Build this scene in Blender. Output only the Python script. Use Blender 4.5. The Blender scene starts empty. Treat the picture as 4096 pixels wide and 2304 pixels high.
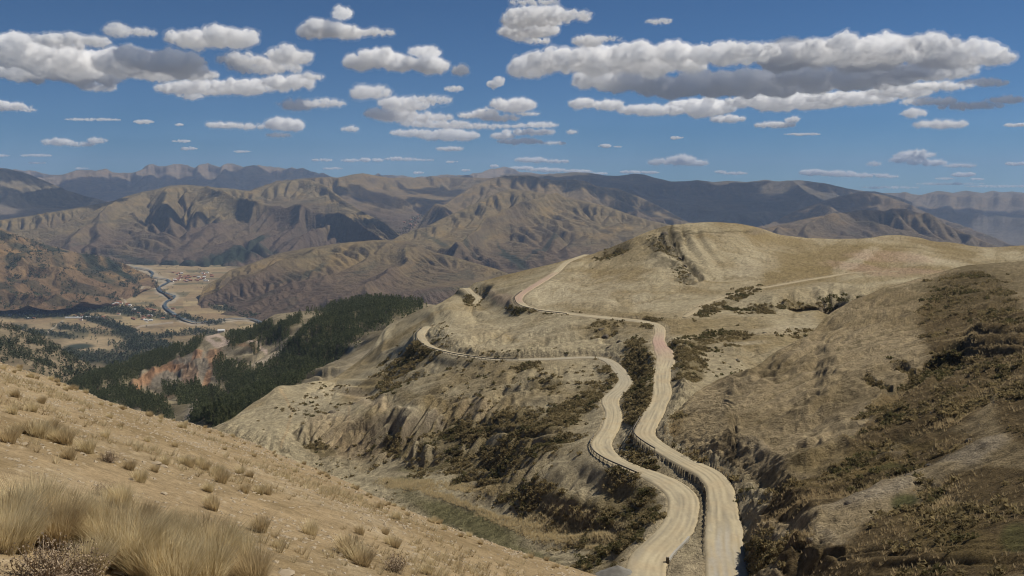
import bpy, bmesh, math, random
import numpy as np
from mathutils import Vector
R=math.radians
S=bpy.context.scene; COL=S.collection
random.seed(7); RNG=np.random.default_rng(11)

# ------------------------------------------------------------------ camera, sky, sun
F=3550.0; HZ=745.0
PITCH=math.atan((1152-HZ)/F)
cam=bpy.data.objects.new('camera',bpy.data.cameras.new('camera')); COL.objects.link(cam); S.camera=cam
cam.data.sensor_width=36; cam.data.lens=36*F/4096; cam.data.clip_start=.1; cam.data.clip_end=600000
cam.rotation_euler=(math.pi/2-PITCH,0,0)
SUN_EL=R(51); SUN_AZ=R(70)          # azimuth from the view direction (+Y) towards the right (+X)
SUNV=Vector((math.sin(SUN_AZ)*math.cos(SUN_EL),math.cos(SUN_AZ)*math.cos(SUN_EL),math.sin(SUN_EL)))
W=bpy.data.worlds.new('World'); S.world=W; W.use_nodes=True
wn=W.node_tree; bg=wn.nodes['Background']
sky=wn.nodes.new('ShaderNodeTexSky'); sky.sky_type='NISHITA'; sky.sun_disc=False
sky.sun_elevation=SUN_EL; sky.sun_rotation=SUN_AZ; sky.altitude=3800; sky.air_density=1.0; sky.dust_density=0.0; sky.ozone_density=4.0
tint=wn.nodes.new('ShaderNodeVectorMath'); tint.operation='MULTIPLY'; tint.inputs[1].default_value=(.53,.87,1.10)
wn.links.new(sky.outputs[0],tint.inputs[0]); wn.links.new(tint.outputs[0],bg.inputs[0]); bg.inputs[1].default_value=.050
sl=bpy.data.lights.new('sun','SUN'); sl.energy=4.9; sl.angle=R(.5); sl.color=(1,.93,.81)
so=bpy.data.objects.new('sun',sl); COL.objects.link(so); so.rotation_euler=SUNV.to_track_quat('Z','Y').to_euler()
S.view_settings.view_transform='Standard'; S.view_settings.look='None'; S.view_settings.exposure=0.0
S.cycles.use_denoising=True; S.cycles.filter_width=1.05; S.cycles.max_bounces=64; S.cycles.volume_bounces=60; S.cycles.diffuse_bounces=2
S.cycles.glossy_bounces=1; S.cycles.transparent_max_bounces=8; S.cycles.volume_max_steps=96

# ------------------------------------------------------------------ numpy helpers
CP,SP=math.cos(PITCH),math.sin(PITCH)
def rays(px,py):
    u=(np.asarray(px,float)-2048)/F; v=(1152-np.asarray(py,float))/F
    y=CP+v*SP; z=-SP+v*CP
    return u/y, z/y                       # x and z per metre of forward distance
def to3(px,py,Y):
    a,b=rays(px,py); Y=np.asarray(Y,float); return np.stack([a*Y,Y,b*Y],-1)
def y_from_z(px,py,z): return z/rays(px,py)[1]
_p=np.random.default_rng(3).permutation(512).astype(np.int64); _g=np.random.default_rng(4).uniform(0,2*math.pi,512)
_gx,_gy=np.cos(_g),np.sin(_g)
def perlin(x,y,seed=0):
    x=np.asarray(x,float)+seed*17.31; y=np.asarray(y,float)+seed*9.77
    xi=np.floor(x).astype(np.int64); yi=np.floor(y).astype(np.int64); fx=x-xi; fy=y-yi
    u=fx*fx*fx*(fx*(fx*6-15)+10); v=fy*fy*fy*(fy*(fy*6-15)+10)
    def g(ix,iy,dx,dy):
        h=_p[(_p[ix&511]+iy)&511]; return _gx[h]*dx+_gy[h]*dy
    a=g(xi,yi,fx,fy); b=g(xi+1,yi,fx-1,fy); c=g(xi,yi+1,fx,fy-1); d=g(xi+1,yi+1,fx-1,fy-1)
    return (a+(b-a)*u+((c+(d-c)*u)-(a+(b-a)*u))*v)*1.5
def fbm(x,y,oct=4,seed=0,gain=.5):
    s=0;a=1;n=0
    for k in range(oct):
        s=s+a*perlin(x*2**k,y*2**k,seed+k*3.7); n+=a; a*=gain
    return s/n
def ridged(x,y,oct=4,seed=0,gain=.5):
    s=0;a=1;n=0;w=1
    for k in range(oct):
        r=(1-np.abs(perlin(x*2**k,y*2**k,seed+k*5.3))*1.6); r=np.clip(r,0,1)**2
        s=s+a*r*w; n+=a; a*=gain; w=np.clip(r*1.6,0,1)
    return s/n
def sst(a,b,x): t=np.clip((x-a)/(b-a),0,1); return t*t*(3-2*t)
def mix(a,b,t):
    t=np.asarray(t)[...,None] if np.ndim(t) else t
    return a+(b-a)*t
def tps(ctrl,px,py,ky=2.2):
    c=np.array(ctrl,float); Xc=np.stack([c[:,0]/1000,c[:,1]/1000*ky],1); f=np.log(c[:,2]); n=len(c)
    d=np.sqrt(((Xc[:,None]-Xc[None])**2).sum(-1))+1e-9
    K=d*d*np.log(d)+np.eye(n)*2e-4; Pm=np.hstack([np.ones((n,1)),Xc])
    A=np.zeros((n+3,n+3)); A[:n,:n]=K; A[:n,n:]=Pm; A[n:,:n]=Pm.T
    w=np.linalg.solve(A,np.r_[f,0,0,0])
    q=np.stack([np.ravel(px)/1000,np.ravel(py)/1000*ky],1); out=np.empty(len(q))
    for i in range(0,len(q),60000):
        qq=q[i:i+60000]; dd=((qq[:,None]-Xc[None])**2).sum(-1)+1e-18
        out[i:i+60000]=(.5*dd*np.log(dd))@w[:n]+w[n]+qq@w[n+1:]
    return np.exp(out).reshape(np.shape(px))
def zc(px,py,z): return (px,py,float(y_from_z(px,py,z)))
def curve(pts,x):
    p=np.array(pts,float); return np.interp(x,p[:,0],p[:,1])
def polydist(pts,px,py,ky=1.0):
    best=np.full(np.shape(px),1e9)
    for (a,b),(c,d) in zip([p[:2] for p in pts[:-1]],[p[:2] for p in pts[1:]]):
        vx,vy=c-a,(d-b)*ky; L=vx*vx+vy*vy+1e-9
        t=np.clip(((px-a)*vx+(py-b)*ky*vy)/L,0,1)
        best=np.minimum(best,np.hypot(px-a-t*vx,(py-b)*ky-t*vy))
    return best
def blobs(bl,px,py,nz=None):
    """sum of soft tilted ellipses: (cx,cy,rx,ry,tilt_deg,strength)"""
    m=np.zeros(np.shape(px))
    for cx,cy,rx,ry,a,s in bl:
        ca,sa=math.cos(R(a)),math.sin(R(a)); dx,dy=px-cx,py-cy
        q=((dx*ca+dy*sa)/rx)**2+((-dx*sa+dy*ca)/ry)**2
        if nz is not None: q=q*(1+nz)
        m=np.maximum(m,s*(1-sst(.25,1.5,q)))
    return m

# ------------------------------------------------------------------ object helpers
def tag(o,label=None,cat=None,group=None,kind=None):
    if label: o['label']=label
    if cat: o['category']=cat
    if group: o['group']=group
    if kind: o['kind']=kind
    return o
def mesh_np(name,V,Fc,mats,col=None,smooth=True,parent=None,mi=None):
    me=bpy.data.meshes.new(name); V=np.asarray(V,np.float32).reshape(-1,3); Fc=np.asarray(Fc,np.int32); k=Fc.shape[1]
    me.vertices.add(len(V)); me.vertices.foreach_set('co',V.ravel())
    me.loops.add(Fc.size); me.loops.foreach_set('vertex_index',Fc.ravel())
    me.polygons.add(len(Fc)); me.polygons.foreach_set('loop_start',np.arange(0,Fc.size,k,dtype=np.int32))
    try: me.polygons.foreach_set('loop_total',np.full(len(Fc),k,np.int32))
    except Exception: pass
    me.polygons.foreach_set('use_smooth',np.full(len(Fc),smooth))
    for m in (mats if isinstance(mats,(list,tuple)) else [mats]): me.materials.append(m)
    if mi is not None: me.polygons.foreach_set('material_index',np.asarray(mi,np.int32))
    if col is not None:
        c=np.ones((len(V),4),np.float32); c[:,:3]=np.asarray(col).reshape(-1,3)
        a=me.color_attributes.new('Col','FLOAT_COLOR','POINT'); a.data.foreach_set('color',c.ravel())
    me.update(calc_edges=True); me.validate()
    o=bpy.data.objects.new(name,me); COL.objects.link(o)
    if parent: o.parent=parent
    return o
def grid_faces(r,c,mask=None):
    i=np.arange(r*c).reshape(r,c); f=np.stack([i[:-1,:-1],i[:-1,1:],i[1:,1:],i[1:,:-1]],-1).reshape(-1,4)
    if mask is not None: f=f[mask[:-1,:-1].ravel()]
    return f
def normals(P):
    du=np.gradient(P,axis=1); dv=np.gradient(P,axis=0); n=np.cross(du,dv); n/=np.linalg.norm(n,axis=-1,keepdims=True)+1e-9
    return n*np.sign(n[...,2:3]+1e-9)

# ------------------------------------------------------------------ materials
def nodes(name):
    m=bpy.data.materials.new(name); m.use_nodes=True; nt=m.node_tree; b=nt.nodes['Principled BSDF']
    b.inputs['Specular IOR Level'].default_value=.15; b.inputs['Roughness'].default_value=.95
    return m,nt,b
def terrain_mat(name,scale,strength,dist,vary=.35,scale2=None):
    """vertex colour holds the ground's own colour; fine grain and bump come from world-space noise"""
    m,nt,b=nodes(name); at=nt.nodes.new('ShaderNodeVertexColor'); at.layer_name='Col'
    geo=nt.nodes.new('ShaderNodeNewGeometry')
    n1=nt.nodes.new('ShaderNodeTexNoise'); n1.inputs['Scale'].default_value=scale; n1.inputs['Detail'].default_value=7; n1.inputs['Roughness'].default_value=.68
    n2=nt.nodes.new('ShaderNodeTexNoise'); n2.inputs['Scale'].default_value=(scale2 or scale*4.3); n2.inputs['Detail'].default_value=5; n2.inputs['Roughness'].default_value=.7
    nt.links.new(geo.outputs['Position'],n1.inputs['Vector']); nt.links.new(geo.outputs['Position'],n2.inputs['Vector'])
    ad=nt.nodes.new('ShaderNodeMath'); ad.operation='ADD'; nt.links.new(n1.outputs[0],ad.inputs[0]); nt.links.new(n2.outputs[0],ad.inputs[1])
    mr=nt.nodes.new('ShaderNodeMapRange'); mr.inputs[1].default_value=.78; mr.inputs[2].default_value=1.22; mr.inputs[3].default_value=1-vary; mr.inputs[4].default_value=1+vary
    nt.links.new(ad.outputs[0],mr.inputs[0])
    vm=nt.nodes.new('ShaderNodeVectorMath'); vm.operation='SCALE'; nt.links.new(at.outputs[0],vm.inputs[0]); nt.links.new(mr.outputs[0],vm.inputs['Scale'])
    nt.links.new(vm.outputs[0],b.inputs['Base Color'])
    bp=nt.nodes.new('ShaderNodeBump'); bp.inputs['Strength'].default_value=strength; bp.inputs['Distance'].default_value=dist
    nt.links.new(ad.outputs[0],bp.inputs['Height']); nt.links.new(bp.outputs[0],b.inputs['Normal'])
    b.inputs['Specular IOR Level'].default_value=0.05
    return m
def leaf_mat(name,c1,c2,scale,rough=.9):
    m,nt,b=nodes(name); geo=nt.nodes.new('ShaderNodeNewGeometry'); n=nt.nodes.new('ShaderNodeTexNoise'); n.inputs['Scale'].default_value=scale; n.inputs['Detail'].default_value=3
    nt.links.new(geo.outputs['Position'],n.inputs['Vector']); r=nt.nodes.new('ShaderNodeValToRGB')
    r.color_ramp.elements[0].position=.35; r.color_ramp.elements[1].position=.65
    r.color_ramp.elements[0].color=(*c1,1); r.color_ramp.elements[1].color=(*c2,1)
    nt.links.new(n.outputs[0],r.inputs[0]); nt.links.new(r.outputs[0],b.inputs['Base Color']); b.inputs['Roughness'].default_value=rough
    return m
def blade_mat(name,c1,c2,scale):
    m=leaf_mat(name,c1,c2,scale); nt=m.node_tree; b=nt.nodes['Principled BSDF']; t=nt.nodes.new('ShaderNodeBsdfTranslucent'); x=nt.nodes.new('ShaderNodeMixShader'); x.inputs[0].default_value=.45
    nt.links.new(b.inputs['Base Color'].links[0].from_socket,t.inputs['Color']); nt.links.new(b.outputs[0],x.inputs[1]); nt.links.new(t.outputs[0],x.inputs[2]); nt.links.new(x.outputs[0],nt.nodes['Material Output'].inputs['Surface']); return m
def plain(name,c,rough=.8,metal=0,vary=.12,scale=3):
    return_m,nt,b=nodes(name); geo=nt.nodes.new('ShaderNodeNewGeometry'); n=nt.nodes.new('ShaderNodeTexNoise'); n.inputs['Scale'].default_value=scale
    nt.links.new(geo.outputs['Position'],n.inputs['Vector']); r=nt.nodes.new('ShaderNodeValToRGB')
    r.color_ramp.elements[0].color=(*[x*(1-vary) for x in c],1); r.color_ramp.elements[1].color=(*[min(1,x*(1+vary)) for x in c],1)
    nt.links.new(n.outputs[0],r.inputs[0]); nt.links.new(r.outputs[0],b.inputs['Base Color']); b.inputs['Roughness'].default_value=rough; b.inputs['Metallic'].default_value=metal
    return return_m
M_NEAR=terrain_mat('dry_slope',2.2,.55,.10,.28,11)
M_MID=terrain_mat('grassland',.45,.85,1.2,.40,1.9)
M_FOR=terrain_mat('wooded_ground',.12,.5,3,.3,.5)
M_FAR=terrain_mat('mountain_ground',.009,.7,38,.26,.035)
M_VAL=terrain_mat('valley_ground',.012,.3,6,.22,.05)
M_ROAD=terrain_mat('dirt_road',1.3,.2,.12,.10,6)
M_TREE=blade_mat('tree_leaves',(.055,.07,.032),(.17,.18,.085),.35)
M_TREE_FAR=leaf_mat('far_tree_leaves',(.035,.045,.022),(.085,.095,.045),.05)
M_BARK=plain('bark',(.14,.11,.08))
M_SHRUB=blade_mat('shrub_leaves',(.13,.105,.05),(.28,.22,.11),1.3)
M_SHRUB_DARK=blade_mat('dark_shrub_leaves',(.075,.072,.03),(.19,.165,.075),1.3)
M_GRASS=blade_mat('dry_tussock_blades',(.52,.42,.24),(.80,.68,.43),6)
M_GRASS_DK=blade_mat('brown_tussock_blades',(.42,.32,.18),(.66,.53,.31),6)
M_TWIG=leaf_mat('grey_brown_twigs',(.20,.145,.095),(.42,.33,.23),18)
M_STEEL=plain('guardrail_steel',(.22,.20,.17),.6,.3)
M_CONC=plain('concrete',(.36,.34,.29),.9,0,.2,2)
M_STONE=plain('pale_stone',(.34,.275,.19),.95,0,.25,6)
M_WALLW=plain('whitewashed_wall',(.72,.69,.62)); M_ADOBE=plain('adobe_wall',(.34,.23,.16)); M_TIN=plain('pale_tin_roof',(.62,.62,.60)); M_TILE=plain('clay_tile_roof',(.32,.15,.09))

# ------------------------------------------------------------------ layered terrain
class Layer: pass
MT={}
def make_layer(x0,x1,dx,top,bot,ctrl,rows,tn=(0,100),seed=0,Yfun=None,ky=2.2,rowpow=1.0,smooth=0):
    L=Layer(); x=np.arange(x0,x1+dx,dx); t=np.linspace(0,1,rows)**rowpow
    T=curve(top,x)+tn[0]*fbm(x/tn[1],x*0+seed,4,seed); B=curve(bot,x)
    if smooth:
        kk=np.exp(-.5*(np.arange(-3*smooth,3*smooth+1)/smooth)**2); kk/=kk.sum(); T=np.convolve(np.pad(T,3*smooth,'edge'),kk,'valid'); B=np.convolve(np.pad(B,3*smooth,'edge'),kk,'valid')
    B=np.maximum(B,T+4)
    L.px=np.tile(x,(rows,1)); L.t=np.tile(t[:,None],(1,len(x))); L.py=B+(T-B)*L.t
    L.Y=Yfun(L.px,L.py) if Yfun else tps(ctrl,L.px,L.py,ky)
    L.P=to3(L.px,L.py,L.Y); L.rows=rows; L.cols=len(x); L.dx=dx
    return L
def finish(L,name,mat,color,skirt=(10,4.,.5),label=None):
    P=L.P; n,st,sl=skirt[:3]; fixed=len(skirt)>3; los=-P[-1,:,2]/np.linalg.norm(P[-1,:,:2],axis=1); back=[]; last=P[-1]; hr=last[:,:2]/np.linalg.norm(last[:,:2],axis=1,keepdims=True)
    acc=0
    for k in range(1,n+1):
        acc+=st*k; q=last.copy(); q[:,:2]+=hr*acc; q[:,2]-=(acc*(los+.16) if fixed else sl*acc*min(1,.25+k/n)); back.append(q)
    PP=np.concatenate([P,np.array(back)],0); CC=np.concatenate([color,np.repeat(color[-1:],n,0)],0)
    o=mesh_np(name,PP,grid_faces(*PP.shape[:2]),mat,CC); tag(o,kind='structure')
    L.N=normals(P); L.o=o
    return o
def C3(*c): return np.array(c,float)

def blur(a,r):
    k=np.exp(-.5*(np.arange(-3*r,3*r+1)/r)**2); k/=k.sum(); p=np.pad(a,((3*r,3*r),(3*r,3*r)),'edge')
    p=np.apply_along_axis(lambda v:np.convolve(v,k,'valid'),0,p); return np.apply_along_axis(lambda v:np.convolve(v,k,'valid'),1,p)
def erode(P,iters=22,K=.02,m=.5,rough=60,wl=900,seed=0,keep=3,up=0.):
    """river erosion on a coarse copy of the slope (steepest descent, implicit stream power); returns the height change and drainage area"""
    X,Y,Z=P[...,0],P[...,1],P[...,2]; h,w=X.shape; z=Z+rough*fbm(X/wl,Y/wl,5,seed,.55); z0=z.copy(); n=h*w; idx=np.arange(n).reshape(h,w)
    cell=np.abs(np.gradient(X,axis=1)*np.gradient(Y,axis=0)); nb=[(-1,-1),(-1,0),(-1,1),(0,-1),(0,1),(1,-1),(1,0),(1,1)]
    DD=[]
    for dj,di in nb:
        j=np.clip(np.arange(h)+dj,0,h-1)[:,None]; i=np.clip(np.arange(w)+di,0,w-1)[None]; DD.append((idx[j,i],np.hypot(X[j,i]-X,Y[j,i]-Y)+1e-6))
    for it in range(iters):
        zf=z.ravel(); best=np.zeros(n); rec=np.arange(n); dist=np.ones(n)
        for r,d in DD:
            r=r.ravel(); d=d.ravel(); s=(zf-zf[r])/d; k=(s>best)&(d>.1); best[k]=s[k]; rec[k]=r[k]; dist[k]=d[k]
        rec[:w]=np.arange(w); order=np.argsort(-zf); A=cell.ravel().tolist(); rl=rec.tolist(); ol=order.tolist()
        for i in ol:
            r=rl[i]
            if r!=i: A[r]+=A[i]
        Fa=(K*np.array(A)**m/dist).tolist(); zl=zf.tolist()
        for i in reversed(ol):
            r=rl[i]
            if r!=i:
                f=Fa[i]; zr=zl[r]
                if zl[i]>zr: zl[i]=(zl[i]+f*zr)/(1+f)
        z=np.array(zl).reshape(h,w)
        lap=(np.roll(z,1,0)+np.roll(z,-1,0)+np.roll(z,1,1)+np.roll(z,-1,1)-4*z); lap[0]=lap[-1]=0; lap[:,0]=lap[:,-1]=0; z=z+.10*lap
    return z-Z,np.array(A).reshape(h,w)
def resamp(a,rows,cols):
    h,w=a.shape; y=np.linspace(0,h-1,rows); x=np.linspace(0,w-1,cols); t=np.empty((rows,w)); 
    yi=np.minimum(y.astype(int),h-2); fy=(y-yi)[:,None]; t=a[yi]*(1-fy)+a[yi+1]*fy; xi=np.minimum(x.astype(int),w-2); fx=(x-xi)[None]; return t[:,xi]*(1-fx)+t[:,xi+1]*fx
# ---- far mountains: crest lines, depths at crest and foot, spur relief
def mountain(name,x0,x1,top,bot,ctrl,relief,wl,skew,cols,seed,dx=3.0,rows=150,jag=3,green=0,foot=.5,veg=.5):
    L=make_layer(x0,x1,dx,top,bot,ctrl,rows,(jag,60),seed)
    t=L.t; km=wl; jr=np.linspace(0,L.rows-1,max(60,int(L.rows*.8))).astype(int); ic=np.linspace(0,L.cols-1,int(L.cols*dx/6.5)).astype(int)
    Pc=L.P[np.ix_(jr,ic)]
    Pc[...,2]+=relief*.55*(ridged(Pc[...,0]/km/1.6+.3*skew*Pc[...,1]/km,Pc[...,1]/km/3.2,2,seed+2)-.45)*sst(1,.8,t[jr][:,ic])
    dz,A=erode(Pc,20,.30,.42,relief*.10,km*.8,seed)
    dz+=Pc[...,2]-L.P[np.ix_(jr,ic)][...,2]; big=blur(dz,9); dz=dz-big
    dz*=sst(1.0,.93,t[jr][:,ic])*1.0
    A=resamp(np.log(A+1),L.rows,L.cols); D=resamp(dz,L.rows,L.cols)
    D*=sst(15,170,(L.py[0]-L.py[-1]))[None]
    L.P[...,2]+=D; X,Yd,Z=L.P[...,0],L.P[...,1],L.P[...,2]
    Z+=relief*.014*ridged(X/km*5,Yd/km*5,4,seed+6,.6)*sst(1,.95,t)
    g2=g3=1-sst(9,14.5,A)*1.0
    N=normals(L.P); steep=1-N[...,2]
    X,Yd,Z=L.P[...,0],L.P[...,1],L.P[...,2]
    lo,hi,rock=cols
    f=fbm(X/900,(1-t)*3,5,seed+7,.6); h=sst(-.2,.35,(t-foot)+f*.55)
    c=mix(C3(*lo),C3(*hi),h)
    r=sst(.25,.62,steep+.22*fbm(X/300,(1-t)*14,4,seed+8)); c=mix(c,C3(*rock),r*.6)
    # scree and gully strips, field terraces
    terr=perlin(X/260,Z/11,seed+12)*sst(-.1,.4,fbm(X/1300,(1-t)*4,2,seed+13)); c=c*(1-.26*sst(.15,.5,terr))[...,None]
    gul=sst(.55,.2,g2); c=mix(c,C3(.06,.066,.04),np.clip(gul*veg*(1-h*.5),0,1)*.55)
    patch=sst(.12,.3,fbm(X/300,Z/60,3,seed+14)); c=mix(c,c*np.array([1.32,1.22,1.0]),patch*.7*h); fl_=sst(.25,.4,fbm(X/230,Z/45,3,seed+15)); c=mix(c,C3(.07,.065,.038),fl_*.45)
    if green!=0:
        gm=blobs(green,L.px,L.py,fbm(L.px/35,L.py/18,3,seed+21)*.8); c=mix(c,C3(.018,.03,.018),gm*.92)
    finish(L,name,M_FAR,c,(8,relief*.12,.5))
    L.c=c; MT[name]=L
    return L
TAN=(.17,.125,.062); PURP=(.115,.072,.048); GREYR=(.10,.077,.057)
BR=(TAN,)
# farthest ranges
mountain('distant_ridge',-300,2500,[(-300,668),(0,672),(26,675),(120,681),(210,702),(261,698),(308,681),(364,677),(428,690),(514,692),(569,681),(582,666),(612,657),(638,668),(680,662),(706,656),(723,652),(749,658),(779,675),(800,664),(834,649),(881,668),(911,658),(933,653),(971,668),(1040,666),(1060,664),(1145,671),(1167,668),(1188,677),(1214,675),(1257,696),(1291,691),(1338,709),(1450,712),(1500,702),(1514,693),(1526,700),(1599,700),(1659,709),(1749,705),(1787,695),(1826,704),(1877,700),(1942,681),(2019,668),(2066,679),(2087,688),(2160,694),(2500,712)],
 [(-300,850),(2500,850)],[(-300,850,17000),(1000,850,17000),(2500,850,17000),(-300,680,26000),(1000,680,25000),(2500,700,25000)],1300,2600,.3,((.15,.115,.095),(.19,.145,.10),(.11,.10,.09)),101,4,90,9,foot=.4)
mountain('dark_left_ridge',-400,700,[(-400,640),(0,675),(21,674),(86,686),(128,703),(193,728),(257,758),(342,784),(428,805),(500,830),(700,880)],
 [(-400,960),(700,960)],[(-400,950,10000),(200,950,10500),(700,950,11000),(0,680,15500),(428,805,13500),(200,730,15000)],900,1900,-.5,((.14,.115,.09),(.17,.14,.09),(.11,.10,.09)),117,4,110,3)
mountain('far_right_ridge',3300,4500,[(3300,740),(3514,773),(3608,771),(3685,780),(3749,763),(3813,771),(3865,762),(3933,772),(3972,763),(4010,769),(4049,766),(4096,771),(4500,775)],
 [(3300,1010),(4500,1010)],[(3300,1000,12000),(4000,1000,12500),(4500,1000,12500),(3600,780,22000),(4096,771,22500),(4500,775,22000)],1000,2200,.6,((.115,.098,.08),(.17,.135,.095),(.10,.09,.08)),131,4,120,2)
mountain('dark_right_mountain',2000,3650,[(2000,700),(2086,694),(2158,698),(2214,696),(2278,690),(2351,690),(2428,703),(2470,703),(2535,695),(2578,698),(2612,709),(2685,726),(2740,725),(2792,720),(2856,728),(2911,723),(2984,728),(3064,719),(3120,726),(3197,720),(3300,733),(3372,750),(3441,765),(3501,765),(3600,790),(3650,810)],
 [(2000,960),(3650,990)],[(2000,950,13000),(2800,950,12500),(3600,980,11500),(2200,700,19000),(2800,722,18000),(3200,722,17500),(3600,790,17000),(2900,820,15500)],1100,2300,-.4,((.085,.082,.07),(.135,.112,.08),(.085,.08,.07)),139,3,150,2.5)
mountain('village_valley_slope',900,2250,[(900,765),(1000,762),(1107,730),(1193,716),(1278,709),(1351,710),(1407,698),(1454,693),(1514,705),(1556,711),(1685,711),(1800,708),(1963,712),(2250,722)],
 [(900,960),(2250,960)],[(900,950,9800),(1300,950,10200),(1660,930,10300),(2250,950,11000),(1000,765,13500),(1454,695,14500),(1685,712,18000),(1963,712,17500),(1640,800,14000),(1500,800,13000),(2250,720,18000),(1800,780,15500)],1000,1500,-.7,((.115,.085,.058),TAN,GREYR),151,3,150,2.5,veg=.4)
mountain('rear_brown_ridge',1600,2900,[(1600,960),(1685,882),(1728,854),(1813,793),(1899,741),(1963,713),(2000,707),(2043,702),(2120,701),(2171,713),(2214,722),(2265,718),(2342,724),(2385,745),(2471,754),(2556,788),(2642,827),(2728,874),(2757,891),(2900,950)],
 [(1600,990),(2900,990)],[(1600,985,9800),(2200,985,9600),(2900,985,9800),(2043,702,13000),(1728,854,10800),(2385,745,12800),(2700,860,12000)],900,1150,.5,((.125,.09,.055),(.175,.13,.068),GREYR),163,3,150,1.6,veg=.45)
mountain('right_brown_hill_back',2950,4350,[(2950,960),(3184,842),(3270,812),(3342,788),(3428,769),(3480,770),(3535,780),(3621,810),(3728,861),(3856,908),(3984,951),(4049,981),(4350,1080)],
 [(2950,1090),(4350,1120)],[(2950,1060,8500),(3600,1060,8700),(4350,1100,8700),(3428,769,13500),(3184,842,12500),(3728,861,12500),(4049,981,10500)],900,1300,-.4,((.095,.073,.052),(.145,.108,.066),(.08,.07,.058)),171,3,150,1.6)
mountain('right_brown_hill_front',2950,4300,[(2950,935),(3064,912),(3200,880),(3342,853),(3449,840),(3530,842),(3599,838),(3685,857),(3770,891),(3870,935),(3984,985),(4300,1090)],
 [(2950,1120),(4300,1180)],[(2950,1060,6800),(3600,1060,6900),(4300,1100,7000),(3449,840,9800),(3184,882,9200),(3685,857,9600),(3984,985,8600)],750,850,-.5,((.095,.073,.052),(.15,.112,.066),(.08,.07,.058)),179,3,150,1.2,veg=.55)
mountain('great_left_mountain',-400,1720,[(-400,900),(0,880),(163,857),(300,833),(377,818),(454,803),(514,782),(570,768),(620,758),(685,742),(749,739),(856,750),(920,754),(1000,765),(1050,748),(1107,733),(1193,716),(1250,722),(1300,741),(1385,806),(1470,858),(1540,892),(1600,940),(1640,970),(1720,1010)],
 [(-400,1150),(1720,1090)],[(-400,1100,7600),(300,1085,7700),(750,1065,7800),(1200,1040,7900),(1720,1060,7600),(0,880,9500),(454,803,10800),(749,739,11500),(1000,765,11500),(1193,716,12000),(1385,806,10500),(1600,940,8600),(700,900,9300),(1200,870,9700)],1050,1250,.6,((.115,.082,.056),(.18,.138,.07),(.10,.08,.06)),191,2.6,200,2.2,
 green=[(930,1030,170,26,-14,1),(1000,990,90,18,-35,.9),(700,1060,260,14,2,.9),(560,1040,120,14,12,.7)],foot=.55,veg=.5)
mountain('central_brown_mountain',1480,2950,[(1480,1000),(1578,955),(1599,942),(1642,925),(1702,906),(1770,874),(1834,844),(1899,814),(1984,772),(2038,755),(2128,765),(2257,788),(2385,814),(2445,831),(2514,857),(2600,882),(2685,900),(2950,960)],
 [(1480,1130),(2000,1180),(2950,1180)],[(1480,1100,6900),(2000,1150,6200),(2950,1150,6400),(2038,755,10600),(1599,942,8200),(1770,874,9300),(2257,788,10200),(2514,857,9300),(2300,950,8200),(2050,900,8600),(2400,1000,7400)],950,1050,.35,((.13,.092,.056),(.19,.143,.07),(.115,.09,.062)),203,2.6,210,1.4,
 green=[(2055,1040,70,16,30,.9),(2180,985,110,9,-33,.7),(1800,985,130,10,25,.6),(2020,1010,60,9,60,.8)],foot=.5,veg=.75)
mountain('left_field_hill',-500,690,[(-500,860),(0,912),(77,942),(180,977),(278,1002),(364,1028),(428,1045),(492,1058),(535,1075),(590,1098),(616,1116),(640,1150),(690,1190)],
 [(-500,1250),(0,1242),(300,1238),(484,1214),(578,1170),(620,1150),(690,1200)],[(-500,1240,4750),(0,1235,4800),(300,1230,4850),(484,1210,5250),(578,1160,6000),(690,1190,5500),(-500,870,6500),(0,912,6800),(278,1002,7200),(492,1058,6900),(616,1116,6600),(200,1100,5700)],330,520,-.3,((.155,.10,.055),(.19,.13,.068),(.14,.095,.06)),211,2.6,170,1.5,
 green=[(120,1000,150,14,22,.8),(300,1030,190,13,20,.95),(480,1085,90,16,32,1),(60,1050,50,18,-5,.7),(230,1085,110,16,20,.5),(400,1110,110,24,30,.7),(330,1160,120,16,15,.6),(60,1200,90,10,5,.4),(220,1215,90,9,3,.6),(350,1214,80,6,3,.6),(20,940,40,10,30,.8),(100,1130,90,14,18,.6),(180,1165,60,14,40,.5),(20,1155,60,20,35,.7)],foot=.35,veg=.55)
mountain('terraced_hill',770,2250,[(770,1230),(792,1206),(813,1152),(845,1128),(877,1114),(920,1080),(1000,1056),(1107,1015),(1214,994),(1364,972),(1492,960),(1580,962),(1633,966),(1685,985),(1740,1010),(1813,1026),(1899,1052),(1984,1075),(2036,1096),(2120,1130),(2250,1180)],
 [(770,1250),(900,1275),(1040,1300),(1250,1330),(2250,1330)],[(770,1240,5050),(900,1270,4750),(1040,1290,4550),(1300,1320,4200),(2250,1320,4200),(792,1206,5400),(813,1152,5600),(920,1080,6100),(1107,1015,6700),(1492,960,7100),(1700,990,6800),(1899,1052,6200),(2100,1120,5600),(1200,1120,5500),(1700,1120,5500)],380,620,-.75,((.118,.083,.055),(.18,.135,.066),(.115,.092,.072)),223,2.4,220,1.4,
 green=[(1250,1080,60,10,-30,.6),(1050,1180,60,12,-20,.4)],foot=.62,veg=.7)

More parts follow.
